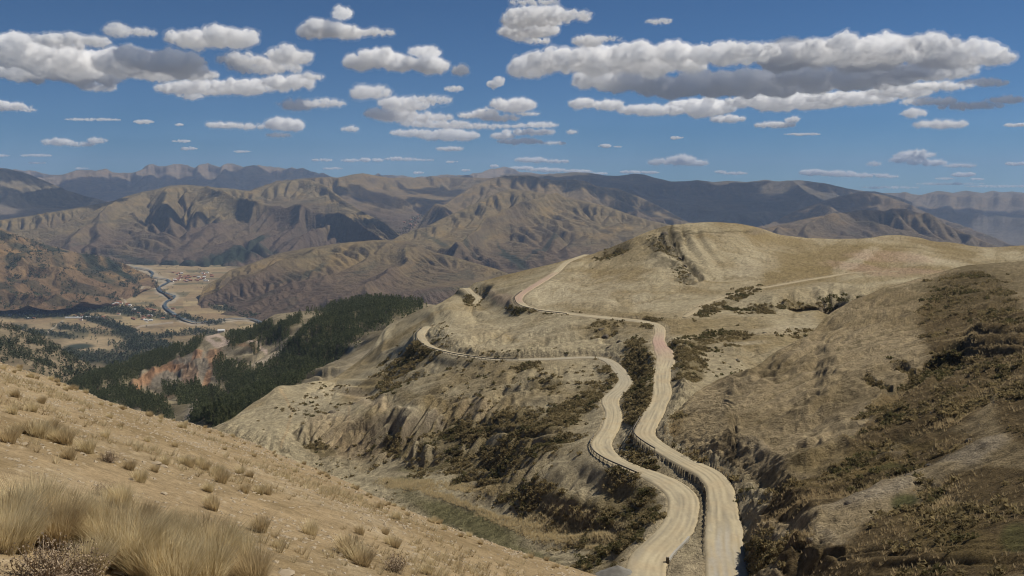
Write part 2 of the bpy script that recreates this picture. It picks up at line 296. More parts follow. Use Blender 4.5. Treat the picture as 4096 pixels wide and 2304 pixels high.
# ---- valley floor
def val_color(L):
    px,py=L.px,L.py; X,Y=L.P[...,0],L.P[...,1]
    a=R(20); u=(X*math.cos(a)+Y*math.sin(a)); v=(-X*math.sin(a)+Y*math.cos(a))
    gx=np.floor(u/170+.3*np.sin(v/400)); gy=np.floor(v/120+.4*np.sin(u/300)); h=_p[(_p[(gx.astype(int))&511]+gy.astype(int))&511]/512.
    pal=np.array([(.33,.245,.13),(.37,.28,.15),(.29,.205,.115),(.34,.26,.15),(.25,.19,.11),(.15,.135,.075),(.31,.225,.125),(.40,.31,.17)])
    c=pal[(h*7.99).astype(int)]
    c=mix(c,C3(.32,.24,.135),.2)
    n=fbm(px/40,py/14,4,5); n2=fbm(X/220,Y/220,4,6)
    big=blobs([(370,1385,135,34,-2,1)],px,py,n*.3); c=mix(c,C3(.38,.29,.17),big)
    # tree belts and plantations (ground under them)
    L.green=np.clip(blobs(VAL_GREEN,px,py,n*1.2),0,1)
    c=mix(c,C3(.045,.055,.03),L.green*.85)
    c=mix(c,C3(.07,.07,.042),sst(.2,.5,n2)*.5)
    near=sst(1290,1420,py); c=mix(c,C3(.10,.085,.05),near*.6*(1-big))
    c=mix(c,C3(.38,.29,.17),big*.8); c=mix(c,C3(.05,.06,.04),blobs([(318,1394,62,15,-4,1)],px,py))
    bar=np.minimum(polydist(RIVER,px,py,1.6),polydist(RIVER2,px,py,2.2)); c=mix(c,C3(.44,.38,.29),sst(24,10,bar+n*14)*.7)
    tr=np.minimum(polydist([(600,1120),(560,1160),(495,1185),(505,1215),(545,1245),(590,1290)],px,py),polydist([(250,1285),(215,1310),(190,1333)],px,py)); c=mix(c,C3(.42,.36,.27),sst(5,2,tr))
    tr=polydist([(690,1290),(560,1305),(540,1320),(560,1345),(575,1358)],px,py); c=mix(c,C3(.40,.34,.26),sst(5,2,tr)*.8)
    return c
VAL_GREEN=[(60,1250,150,9,2,1),(150,1265,160,10,-2,1),(260,1250,90,9,0,.9),(430,1240,170,10,-3,1),(520,1250,130,10,2,.9),(640,1268,150,11,4,.7),(760,1275,60,9,15,.9),(400,1290,110,12,18,1),(470,1310,150,18,20,1),(520,1350,90,26,20,1),(600,1385,130,24,10,1),(560,1400,120,30,5,.9),(260,1310,40,14,0,.9),(300,1318,80,14,10,.7),(400,1330,90,16,10,.5),(200,1340,150,10,8,.9),(90,1310,40,8,0,.6),(680,1340,30,9,0,1),(620,1350,90,9,3,.9),(760,1340,110,8,-2,.7),(850,1290,60,10,0,.8),(820,1330,80,12,5,.8),(300,1440,190,26,8,1),(420,1450,160,30,5,.9),(170,1400,70,14,10,1),(560,1440,120,20,0,.9),(880,1235,40,9,10,.9),(950,1250,90,9,15,.8),(1010,1265,50,9,5,.9)]
RIVER=[(500,1066),(552,1075),(599,1084),(614,1098),(600,1110),(633,1116),(668,1120),(680,1129),(659,1140),(633,1154),(640,1168),(676,1181),(702,1188),(690,1199),(668,1209),(657,1226),(672,1244)]
RIVER2=[(672,1244),(700,1262),(730,1280),(790,1298),(850,1288),(899,1282),(950,1279),(1006,1279),(1040,1291),(1060,1305)]
ZV=-700.
VL=make_layer(-500,1900,3,[(-500,1052),(1900,1052)],[(-500,1600),(1900,1600)],None,190,Yfun=lambda x,y:y_from_z(x,y,ZV))
fl=sst(1290,1500,VL.py); VL.P[...,2]+=fl*(18+26*fbm(VL.P[...,0]/500,VL.P[...,1]/500,4,31))+2*fbm(VL.P[...,0]/200,VL.P[...,1]/200,3,32)
vc=val_color(VL); vc=vc*.78; finish(VL,'valley_floor',M_VAL,vc,(4,400,.0))
def ribbon(name,pts,w,mat,zoff,col,step=1):
    p=np.array([to3(a,b,y_from_z(a,b,ZV)) for a,b in pts]); n=len(p); t=np.arange(n); tt=np.linspace(0,n-1,n*8)
    from numpy import interp
    q=np.stack([interp(tt,t,p[:,k]) for k in range(3)],1)
    for _ in range(6): q[1:-1]=(q[:-2]+2*q[1:-1]+q[2:])/4
    d=np.gradient(q,axis=0); d/=np.linalg.norm(d,axis=1,keepdims=True); nn=np.stack([-d[:,1],d[:,0],0*d[:,0]],1)
    ww=w*(1+.3*perlin(tt*1.7,tt*0,61))[:,None]; V=np.stack([q-nn*ww,q+nn*ww],1); V[...,2]=ZV+zoff
    return tag(mesh_np(name,V,grid_faces(len(q),2),mat,np.tile(C3(*col),(len(q)*2,1))),kind='structure')
m_w,nt,b=nodes('river_water'); b.inputs['Base Color'].default_value=(.05,.065,.062,1); b.inputs['Roughness'].default_value=.35; b.inputs['Specular IOR Level'].default_value=.5
ribbon('river',RIVER+RIVER2[1:],9.5,m_w,8,(.1,.13,.15))

def rills(L,amp,K,iters=10,step=2,seed=0,m=.5):
    jr=np.linspace(0,L.rows-1,L.rows//step).astype(int); ic=np.linspace(0,L.cols-1,L.cols//step).astype(int); Pc=L.P[np.ix_(jr,ic)]
    dz,A=erode(Pc,iters,K,m,amp*.6,amp*28,seed); dz=dz-blur(dz,8); dz=np.clip(dz/dz.std(),-3,3)*amp
    L.A=resamp(np.log(A+1),L.rows,L.cols); return resamp(dz,L.rows,L.cols)
# ---- wooded left spur, forest hill
def tree_ground(c1,c2,L,s,f): return mix(C3(*c1),C3(*c2),sst(-.35,.4,fbm(L.P[...,0]/s,L.P[...,1]/s,5,f,.6)))
WL=make_layer(-500,620,3,[(-500,1250),(0,1304),(86,1321),(184,1355),(240,1398),(342,1450),(400,1488),(470,1530),(620,1600)],[(-500,2250),(620,2250)],
 [(-500,1650,1150),(0,1600,1350),(500,1650,1350),(-500,1260,2400),(0,1304,2300),(184,1355,2300),(400,1488,1900),(100,1450,1750),(-500,2250,560),(0,2250,620),(500,2250,620)],230,(3,40),5)
WL.P[...,2]+=22*(ridged(WL.P[...,0]/230,WL.P[...,1]/300,3,71)-.4)*sst(1,.8,WL.t)
c=tree_ground((.13,.105,.065),(.24,.19,.12),WL,90,72); finish(WL,'wooded_spur',M_FOR,c,(8,30,.6))
F_TOP=[(100,1620),(214,1578),(308,1522),(428,1475),(548,1432),(642,1407),(706,1381),(775,1366),(805,1350),(856,1338),(899,1325),(963,1323),(1010,1318),(1051,1286),(1098,1258),(1180,1246),(1291,1242),(1325,1220),(1385,1212),(1449,1198),(1514,1192),(1556,1194),(1620,1204),(1685,1212),(1745,1220),(1850,1250)]
FL=make_layer(100,1850,2.6,F_TOP,[(100,2300),(1850,2300)],
 [(850,1700,690),(600,1700,950),(400,1640,1100),(1300,1450,1120),(1500,1194,1700),(830,1600,1120),(1000,1500,1260),(1500,1350,1120),(1100,1300,1650),(1300,1243,1760),(700,1385,1950),(400,1490,1600),(250,1565,1400),(850,1345,1900),(1000,1322,1850),(1745,1220,1500),(1850,1250,1300),(1180,1600,820),(100,1850,800),(1850,1880,420),(900,1880,500),(640,1480,1600),(760,1450,1560),(880,1440,1500),(700,1560,1250),(940,1380,1650),(560,1560,1300),(100,2300,560),(500,2300,470),(1000,2300,330),(1850,2300,260)],330,(2,40),8)
FL.P[...,2]+=rills(FL,2.2,.25,10,2,401)*sst(1,.94,FL.t)
X,Yd=FL.P[...,0],FL.P[...,1]
bowl=blobs([(740,1475,190,75,-12,1)],FL.px,FL.py)
rg=ridged((FL.px+.5*FL.py)/90+.6*fbm(FL.px/60,FL.py/60,3,80),FL.py/120,4,81)
FL.P[...,2]+=(14*(fbm(X/180,Yd/180,4,82))+bowl*6*(rg-.5)+13*(ridged(X/260,Yd/260,3,83)-.5)*(1-bowl))*sst(1,.93,FL.t)
px,py=FL.px,FL.py; n=fbm(px/40,py/30,4,84)
c=tree_ground((.17,.14,.085),(.30,.25,.165),FL,60,85)
c=mix(c,C3(.165,.14,.11),bowl*.85)
org=blobs([(600,1500,130,20,-32,1),(690,1465,40,16,0,1),(790,1420,40,14,-50,.9),(860,1425,40,36,-55,.8),(830,1500,16,40,25,.9),(920,1360,40,12,0,.9),(760,1490,30,40,30,.5),(960,1385,50,8,10,.7),(680,1590,70,14,-10,.5)],px,py,n*1.4)
c=mix(c,C3(.30,.15,.07),org*.65)
c=mix(c,C3(.36,.30,.22),blobs([(870,1600,60,16,-40,.8),(780,1640,60,30,-60,.8),(1080,1420,120,7,-25,.9),(1180,1350,110,7,-33,1),(920,1600,40,10,-20,.8)],px,py,n*.8))
c=mix(c,C3(.46,.36,.28),np.maximum(sst(13,6,polydist([(900,1372),(860,1375),(820,1350),(806,1350),(840,1345),(870,1340),(905,1368),(950,1365),(1020,1378),(1060,1400)],px,py,1.5)+n*4),0))
# slope covered by trees
px_,py_=px,py
FOREST=[(1330,1330,270,80,-38,1),(1480,1260,200,60,-12,1),(1180,1460,190,85,-42,1),(1050,1560,150,80,-45,1),(930,1650,140,60,-48,1),(1120,1330,110,22,-33,1),(1420,1220,200,22,-4,.8),(1600,1230,110,22,12,.8),(1000,1345,90,26,-25,1),(960,1350,60,22,0,.9),(600,1410,140,20,-28,.0),
 (540,1475,150,30,-28,1),(660,1430,90,22,-30,1),(770,1390,60,18,-40,1),(400,1520,120,28,-25,1),(360,1570,130,30,20,1),(520,1590,110,40,28,1),(620,1650,110,45,35,1),(680,1560,40,30,10,.9),(760,1560,90,34,28,1),(860,1580,70,28,30,1),(820,1680,60,50,20,1),(900,1480,50,50,-60,.9),(960,1520,70,60,-45,1),(470,1540,60,20,0,.6),(730,1600,50,30,40,.8)]
FL.forest=blobs(FOREST,px,py,n*.9)
cut=np.maximum(blobs([(1150,1375,170,11,-34,1)],px,py),bowl*.0)
FL.forest*=(1-cut); FL.forest*=(1-blobs([(730,1495,120,45,-15,1)],px,py,n*.5)); 
FL.forest*=sst(-30,10,-(polydist([(600,1500),(520,1540),(470,1560)],px,py)-300)) if False else 1
c=mix(c,C3(.12,.105,.06),FL.forest*.85)
finish(FL,'forest_hill',M_FOR,c,(10,14,.55)); 

# ---- roads: centre lines with heights (travel far -> near, uphill bank always on the left hand)
ROAD_A=[(2345,1018,-60),(2310,1030,-60),(2262,1052,-61),(2222,1090,-62),(2150,1135,-64),(2095,1170,-66),(2074,1195,-66.5),(2098,1224,-67),(2165,1241,-67),(2270,1254,-66),(2400,1268,-65),(2500,1277,-64.5),(2580,1287,-64),(2630,1303,-63.5),(2640,1330,-63.5),(2634,1364,-63),(2656,1407,-62.5),(2662,1441,-62.5),(2650,1480,-62),(2646,1527,-62),(2648,1570,-62),(2633,1612,-62),(2612,1655,-62),(2588,1702,-62),(2576,1734,-62),(2600,1762,-62),(2662,1802,-62),(2747,1849,-61.5),(2833,1892,-61),(2875,1938,-61),(2888,1999,-61),(2892,2063,-61),(2897,2106,-61),(2894,2170,-61),(2900,2234,-61.5),(2909,2298,-62),(2920,2420,-62)]
ROAD_B=[(1712,1306,-80),(1692,1322,-80),(1684,1345,-79.5),(1702,1374,-79),(1750,1398,-78),(1850,1420,-76),(2000,1437,-74),(2171,1436,-72.5),(2342,1429,-71.5),(2410,1434,-71),(2450,1453,-70.5),(2479,1484,-70.3),(2501,1518,-70),(2494,1545,-69.8),(2465,1572,-69.6),(2443,1592,-69.5),(2441,1615,-69.3),(2453,1645,-69),(2452,1678,-69),(2436,1719,-68.3),(2412,1755,-67.8),(2404,1782,-66.8),(2424,1815,-66),(2468,1845,-65.1),(2534,1873,-64.3),(2619,1906,-63.5),(2690,1943,-62.9),(2732,1990,-62.5),(2732,2042,-62.2),(2714,2097,-62.1),(2676,2150,-62),(2625,2195,-62.6),(2592,2240,-62.2),(2580,2298,-62),(2600,2420,-62)]
ROAD_C=[(1860,1152,-82),(1873,1160,-82),(1890,1176,-83),(1914,1192,-84),(1906,1208,-85),(1893,1222,-86)]
ROAD_D=[(2735,1268,-62.8),(2775,1245,-62.4),(2830,1210,-62),(2910,1185,-61.5),(3000,1160,-61),(3100,1142,-61),(3200,1124,-61),(3300,1108,-61.5),(3420,1090,-62),(3600,1085,-62)]
def road3(pts,step=1.3):
    p=np.array([to3(a,b,y_from_z(a,b,z)) for a,b,z in pts]); pp=np.array(pts)[:,:2]; q=[];qx=[]
    P4=np.vstack([2*p[0]-p[1],p,2*p[-1]-p[-2]])
    for i in range(len(p)-1):
        a,b,c,d=P4[i:i+4]; n=max(2,int(np.linalg.norm(c-b)/step))
        t=np.linspace(0,1,n,endpoint=False)[:,None]
        q.append(.5*((2*b)+(-a+c)*t+(2*a-5*b+4*c-d)*t*t+(-a+3*b-3*c+d)*t**3))
    q=np.vstack(q+[p[-1:]])
    # even spacing, then light smoothing
    s=np.r_[0,np.cumsum(np.linalg.norm(np.diff(q,axis=0),axis=1))]; ss=np.arange(0,s[-1],step)
    q=np.stack([np.interp(ss,s,q[:,k]) for k in range(3)],1)
    for _ in range(4): q[1:-1]=(q[:-2]+2*q[1:-1]+q[2:])/4
    return q,ss
ROADS=[]
for pts,w,bank in ((ROAD_A,2.5,2.2),(ROAD_B,2.4,1.9),(ROAD_C,3.2,1.2),(ROAD_D,1.3,.5)):
    q,ss=road3(pts); d=np.gradient(q[:,:2],axis=0); d/=np.linalg.norm(d,axis=1,keepdims=True); nl=np.stack([-d[:,1],d[:,0]],1)
    hw=w*(1+.16*perlin(ss/17,ss*0,len(ROADS)+40)); 
    hw=hw*(1-.12*sst(240,420,q[:,1]))
    ROADS.append(dict(q=q,s=ss,n=nl,w=hw,bank=bank*(1+.5*perlin(ss/23,ss*0,50+len(ROADS)))))
a=ROADS[0]; a['w']=a['w']*(1+.3*sst(165,150,a['q'][:,1])+.45*np.exp(-((a['q'][:,1]-325)/22.)**2)); a['w']=a['w']*(1+.7*sst(395,430,a['q'][:,1])*(a['q'][:,1]<480)*(a['q'][:,0]>10)); a['bank']=a['bank']*(1+1.0*sst(158,144,a['q'][:,1]))*(1-.75*sst(345,375,a['q'][:,1]))
b_=ROADS[1]; b_['w']=b_['w']*(1+.18*sst(215,170,b_['q'][:,1])*1.0+.3*np.exp(-((b_['q'][:,1]-300)/20.)**2)); b_['bank']=b_['bank']*(1-.55*sst(235,215,b_['q'][:,1]))*(1-.6*sst(185,165,b_['q'][:,1]))
def road_mod(P,amount=1.0,lo=.25,bscale=1.0,only=None):
    """cut road beds and their banks into a terrain grid; returns distance to the nearest road edge"""
    X=P[...,0].ravel().astype(np.float32); Yv=P[...,1].ravel().astype(np.float32); Z=P[...,2].ravel().copy(); E=np.full(len(X),1e3); EB=np.full((3,len(X)),1e3)
    for ri,r in enumerate(ROADS):
        if only is not None and ri not in only: continue
        q=r['q'][::2].astype(np.float32); mnx,mxx=q[:,0].min()-30,q[:,0].max()+30; mny,mxy=q[:,1].min()-30,q[:,1].max()+30
        idx=np.nonzero((X>mnx)&(X<mxx)&(Yv>mny)&(Yv<mxy))[0]
        for i in range(0,len(idx),20000):
            k=idx[i:i+20000]; dx=X[k,None]-q[None,:,0]; dy=Yv[k,None]-q[None,:,1]; dd=dx*dx+dy*dy; j=dd.argmin(1); jj=j*2
            ar=np.arange(len(k)); ox,oy=dx[ar,j],dy[ar,j]; nl=r['n'][jj]; side=ox*nl[:,0]+oy*nl[:,1]; d=np.sqrt(dd[ar,j])
            left=side>0; w=r['w'][jj]+.2
            e=d-w; rag=.55*fbm(X[k]/3.,Yv[k]/3.,3,91)+.8*fbm(X[k]/9.,Yv[k]/9.,2,93)
            el=e-np.where(left,np.abs(rag)*1.2,rag*.3)
            zr=r['q'][jj,2]; zt=Z[k]
            bh=r['bank'][jj]*bscale*(.7+.7*np.clip(fbm(X[k]/12.,Yv[k]/12.,3,95)+.4,0,1.3))
            up=bh*sst(0,2.9,el)*(.8+.5*fbm(X[k]/2.2,Yv[k]/2.2,2,97))*(1-sst(2,15,el)) 
            base=np.where(left,zr+(np.maximum(zt,zr-.6)-zr)*sst(0,9,el),zr+(zt-zr)*sst(0,6,el))
            zn=np.where(el<=0,zr-lo,np.where(left,base+up,base-.22+.1*np.exp(-((e-.5)/.5)**2)))
            far=sst(34,20,e); Z[k]=zt+(zn-zt)*far; E[k]=np.minimum(E[k],e); kk=e<EB[0][k]; ki=k[kk]; EB[0][ki]=e[kk]; EB[1][ki]=zr[kk]; EB[2][ki]=side[kk]
    k=EB[0]<.35; Z[k]=EB[1][k]-lo; k=(~k)&(EB[0]<2.2)&(EB[2]<0); Z[k]=np.minimum(Z[k],EB[1][k]+.02)
    Pn=P.copy(); Pn[...,2]=Z.reshape(P.shape[:2]); return Pn,E.reshape(P.shape[:2])

# ---- middle hills
rc=lambda pts,k=1:[zc(*p) for p in pts[::k]]
M_TOP=[(700,1800),(800,1740),(843,1716),(930,1676),(1000,1620),(1077,1575),(1111,1541),(1165,1545),(1274,1522),(1317,1525),(1360,1500),(1428,1450),(1492,1390),(1525,1335),(1535,1308),(1599,1278),(1693,1231),(1745,1220),(1783,1198),(1856,1153),(1900,1132),(2000,1105),(2110,1078),(2214,1053),(2300,1029),(2342,1024),(2428,996),(2514,960),(2569,934),(2650,906),(2728,895),(2790,890),(2856,888),(2942,893),(3027,908),(3064,919),(3111,938),(3214,951),(3300,955),(3428,955),(3492,951),(3535,941),(3600,940),(3685,951),(3728,966),(3813,970),(3899,986),(3963,990),(4096,981),(4500,960)]
M_CTRL=rc(ROAD_A)+rc(ROAD_B)+rc(ROAD_D)+rc(ROAD_C,2)+[
 (2856,889,790),(2728,896,770),(2514,960,735),(2300,1032,745),(2100,1078,740),(1900,1130,730),(1783,1198,690),(2700,1050,640),(2700,970,710),(2850,1000,690),(3000,1000,720),(2900,1120,600),(3000,908,800),(3111,938,900),(3100,1080,640),(2600,1120,570),(2450,1150,560),(2300,1150,580),(2400,1060,670),(2200,1180,565),(2550,1220,480),(2300,1215,500),
 (2900,1250,440),(3100,1300,400),(3250,1330,385),(2800,1330,385),(2900,1400,340),(2780,1420,330),(3600,1100,600),(3480,1165,492),(3100,1185,470),(3200,1170,482),(3330,1162,490),(3430,1163,486),(3120,1250,452),(3200,1256,466),(3330,1252,468),(3420,1212,462),(3020,1225,460),(3260,1300,408),(3700,1030,750),(4000,1020,850),(3963,990,950),(4500,975,900),(4300,1100,600),(3600,941,1000),(3300,955,950),(3300,1000,800),(3450,1040,700),(3200,1050,690),
 (2300,1330,412),(2300,1395,382),(2480,1340,392),(1900,1300,485),(2100,1330,432),(1800,1250,550),(2000,1200,565),(1900,1385,410),(2100,1390,388),(1745,1221,640),(1599,1278,690),(1535,1310,680),(1590,1340,560),(1600,1380,500),(1428,1450,575),(1317,1525,500),(1274,1523,485),(1165,1545,470),(1111,1541,462),(1000,1620,430),(843,1716,385),(1600,1450,445),(1500,1530,430),(1800,1500,380),(2200,1500,345),(2380,1500,338),
 (1900,1600,335),(1500,1630,372),(1250,1620,410),(1000,1740,360),(1700,1640,345),(1350,1690,372),(1250,1800,350),(1500,1880,318),(1300,1870,335),(1100,1800,345),(1450,1930,305),(1750,1830,300),(1800,2050,238),(1650,1950,272),(2100,2150,196),(2100,2050,212),(2300,2200,174),(2100,1750,268),(2250,1680,272),(2300,1780,231),(2000,1700,305),(2200,1850,226),(2200,1950,210),(2400,2000,190),(2400,1920,202),(2450,2200,160),(2350,2100,186),(2300,2304,153),(1900,1850,285),(1700,1900,287),(2000,2304,171),(2540,1400,350),(2570,1500,310),(2540,1600,268),(2520,1700,240),(2520,1790,212),(2700,1900,176),(2800,2000,168),(2800,2150,150),(2760,2260,140),(1400,2200,240),(1000,1950,300),(700,1850,400),(3000,2000,158),(3100,2400,130),(3500,1500,330),(4300,1500,300),(3600,1900,200),(4400,2300,150),(2760,1600,270),(2760,1750,220)]
ML=make_layer(700,4500,3.0,M_TOP,[(700,2480),(4500,2480)],M_CTRL,430,(1.5,30),15,smooth=5)
px,py=ML.px,ML.py
# shape the relief: spurs, rock bands, eroded bluff, gullies
X,Yd=ML.P[...,0],ML.P[...,1]
crest=sst(1,.97,ML.t)
n1=fbm(X/55,Yd/55,4,21); n2=fbm(X/14,Yd/14,4,22,.55); n3=ridged(X/22+.4*n1,Yd/40,4,23)
bluff=blobs([(1330,1770,140,120,10,1),(1560,1760,170,110,10,1),(1720,1720,70,70,0,.9),(1180,1780,70,60,-30,.6)],px,py,n2*.5)
gul=ridged((px+.32*py)/70+.9*n1,py/260,4,24)
rocky=blobs([(2665,965,75,95,60,1),(2720,1080,36,90,-28,.9),(2440,1360,34,60,0,1),(2500,1370,60,26,0,.8),(3120,1205,110,30,-8,1),(3250,1200,100,45,0,1),(3330,1185,60,50,0,1),(3440,1190,60,14,-12,.8),(2850,1420,130,26,-6,1),(2990,1410,90,18,-10,.9),(2500,1790,90,30,25,.6),(2380,1420,90,18,-5,.5),(2200,1950,160,80,15,.8),(2480,2180,60,14,0,.8),(3010,1280,50,20,30,.6)],px,py,n2*.5)
dz=(2.0*n1*sst(0,220,900-Yd)+.9*n2)+bluff*(1.0*(gul-.5)+1.0*n2)+rocky*(3.2*(n3-.45)+1.5*n2)
shr=blobs([(1950,1720,430,60,-14,.9),(2200,1680,230,60,-18,1),(2000,1820,330,50,-10,1),(1600,1780,80,60,20,.9),(2500,1560,90,120,0,1),(2540,1420,60,70,0,1),(2560,1640,60,80,0,1),(2640,1870,160,34,28,1),(2800,1990,60,110,-4,1),(2820,2100,40,70,0,1),(2300,2060,260,90,10,1),(2520,2020,130,110,20,1),(2450,2160,150,60,0,1),(2150,1980,240,60,8,.8),(1900,1880,230,40,5,.8),(2110,1470,70,20,5,.7),(2180,1530,80,40,0,.7),(2380,1560,60,40,0,.8),(1650,1440,160,46,-35,.6),(1600,1540,120,24,-28,.5),(2430,1300,60,30,-10,.6),(2600,1295,50,22,0,.7),(2760,1400,90,50,-10,.8),(2760,1500,70,80,0,.9),(2880,1360,110,40,-10,.5),(2900,1215,120,20,-25,.6),(2640,985,60,30,50,.22),(2720,1080,30,80,-28,.15),(2440,1020,60,18,-20,.6),(1290,1810,100,50,30,.8),(1500,1780,40,90,0,.5),(1330,1470,80,20,-28,.5),(2050,1245,40,14,20,.4),(2200,1250,160,9,3,.6),(3130,1215,160,26,-8,.7),(3200,1330,90,12,0,.3),(1900,1190,50,30,-30,.6),(2500,2250,180,40,0,.7)],px,py,n2*1.1+n1*.6)
shr*=(1-.75*bluff*(shr<.75)); ML.shr=shr
dz+=.5*shr*np.abs(fbm(X/3.,Yd/3.,3,26))
dz+=.28*fbm(X/4.,Yd/7.,3,27)
flat_=blobs([(1900,2100,420,150,18,1),(1650,1930,200,60,0,.8)],px,py); dz=dz+rills(ML,.62,.3,9,2,402)*(1+2.0*bluff+.8*rocky)*(1-.93*flat_)*sst(1,.98,ML.t)
gd=polydist([(2684,905),(2676,935),(2692,965),(2712,1000),(2735,1040),(2772,1085),(2800,1122)],px,py); gd=gd+14*n2; dz=dz-2.6*np.exp(-(gd/12.)**2)*(.5+np.clip(.5+n2,0,1))+1.2*np.exp(-((gd-20)/9.)**2)
E0=road_mod(ML.P)[1]; ML.P[...,2]+=dz*np.clip(crest+.15,0,1)*(.12+.88*sst(.5,24,E0))
# deep shaded hollow in the rock band at the right
hol=np.exp(-(((px-3325)/44.)**2+((py-1215)/34.)**2)**2); ML.P[...,2]-=hol*15
ML.P,ML.E=road_mod(ML.P)
# albedo
N=normals(ML.P); steep=1-N[...,2]
cream=C3(.385,.325,.21); olive=C3(.24,.18,.085); crust=C3(.50,.43,.30); dark=C3(.12,.098,.055); rockc=C3(.23,.19,.14)
fA=fbm(X/75,Yd/95,5,28,.6); fB=fbm(X/18,Yd/24,4,29,.6)
c=mix(cream,C3(.27,.21,.115),sst(-.15,.45,fA+.35*fB))
ol=blobs([(2900,1000,600,40,-4,0),(3350,1030,330,60,-6,1),(3200,1100,260,50,-8,1),(2500,1215,40,26,30,.9),(2370,1230,60,24,0,.6),(3150,965,200,22,12,.8),(3820,1010,120,20,10,.8),(3050,1360,260,30,-5,.7),(1450,1560,110,30,-30,.9),(1700,1600,130,20,15,.6),(2900,1300,200,40,-6,.6),(3350,1270,90,60,0,.8),(3500,1120,160,16,-6,.6),(2560,1000,110,50,-25,.6),(3650,1090,200,20,0,.6)],px,py,fB*.9)
c=mix(c,olive,ol*.85)
cr=blobs([(2300,1170,260,50,-5,.6),(2400,1200,260,40,5,.6),(3000,1090,70,60,-20,.8),(3060,1060,60,40,0,.5),(3420,1045,110,24,-30,1),(3550,960,90,14,0,.5),(3750,1040,150,16,10,.6),(2950,1375,140,12,-6,.9),(3120,1320,160,14,-5,.6),(1700,1380,200,30,-10,.5),(1950,1360,200,50,0,.4),(1500,1600,150,24,20,.6),(1700,1680,140,30,20,.7),(1250,1600,130,30,-30,.5),(1380,1660,80,20,10,.5),(2050,1340,240,36,0,.35)],px,py,fB*1.2)
c=mix(c,crust,cr*.62)
pink=blobs([(3560,1030,190,24,4,.8),(3450,1075,160,20,8,.8),(3650,1085,160,10,3,.8),(2030,1200,80,24,20,.8),(1950,1170,60,16,0,.5)],px,py,fB)
c=mix(c,C3(.40,.275,.20),pink*.6)
ochre=blobs([(1480,1600,140,30,20,.6),(1350,1720,140,70,0,.6),(1400,1800,160,50,0,.7),(1620,1740,40,40,0,.7),(1900,1640,80,40,0,.5)],px,py,fB); c=mix(c,C3(.38,.275,.165),ochre*.55)
green=blobs([(1850,2080,260,55,22,1),(1700,1870,120,16,-8,.8),(2050,2190,180,30,15,.9),(1640,1920,80,14,5,.7)],px,py,fB*.8); ML.green=green
c=mix(c,C3(.125,.118,.052),green*.85)
c=mix(c,C3(.175,.138,.07),shr*sst(-.6,.2,fB+.6*shr-.2)*.9)
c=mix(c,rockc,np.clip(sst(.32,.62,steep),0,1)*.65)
dr=blobs([(2660,965,60,85,58,1),(2720,1060,42,100,-28,1),(2640,1010,80,50,40,.8),(2690,930,50,30,0,.9),(2790,1100,30,40,-30,.6)],px,py,n2*1.4); c=mix(c,C3(.105,.09,.06),dr*sst(-.45,.15,fB)*.9)
c=c*(1-.18*bluff*sst(.55,.25,gul))[...,None]; flow=sst(4.2,7.5,ML.A); c=mix(c,olive*.8,flow*.45)
lines=[([(2728,922),(2850,926),(3010,924)],3,dark),([(2705,960),(2720,1000),(2745,1040),(2780,1090),(2800,1120)],5,dark),([(2690,900),(2676,930),(2682,960)],6,dark),([(3600,945),(3607,975),(3603,1005)],3,C3(.25,.19,.11)),([(2000,1340),(2090,1352),(2200,1335),(2330,1305)],2.2,olive),([(1815,1280),(1790,1340),(1775,1375)],3,crust),([(1120,1560),(1170,1640),(1150,1720),(1125,1790)],8,C3(.42,.32,.19)),([(1400,1610),(1390,1700),(1330,1790)],7,C3(.43,.33,.2)),([(2780,1130),(2900,1140),(3000,1125)],2.5,olive)]
for p,w,cc in lines: c=mix(c,cc,sst(w,w*.35,polydist(p,px,py))*.75)
verge=sst(3.2,.2,ML.E+1.2*fB); c=mix(c,C3(.35,.29,.19),verge*.7)
apr=blobs([(2790,2290,150,70,0,1),(2640,2280,120,60,-20,1)],px,py,fB*.4); c=mix(c,C3(.37,.305,.20),apr*.85)
c=c*(1+.30*fbm(X/2.2,Yd/3.4,3,33))[...,None]*(1-.30*sst(.62,.9,ridged(X/13+.5*n2,Yd/16,3,34)))[...,None]
ML.c=c
finish(ML,'middle_hills',M_MID,c,(12,3.5,.55))

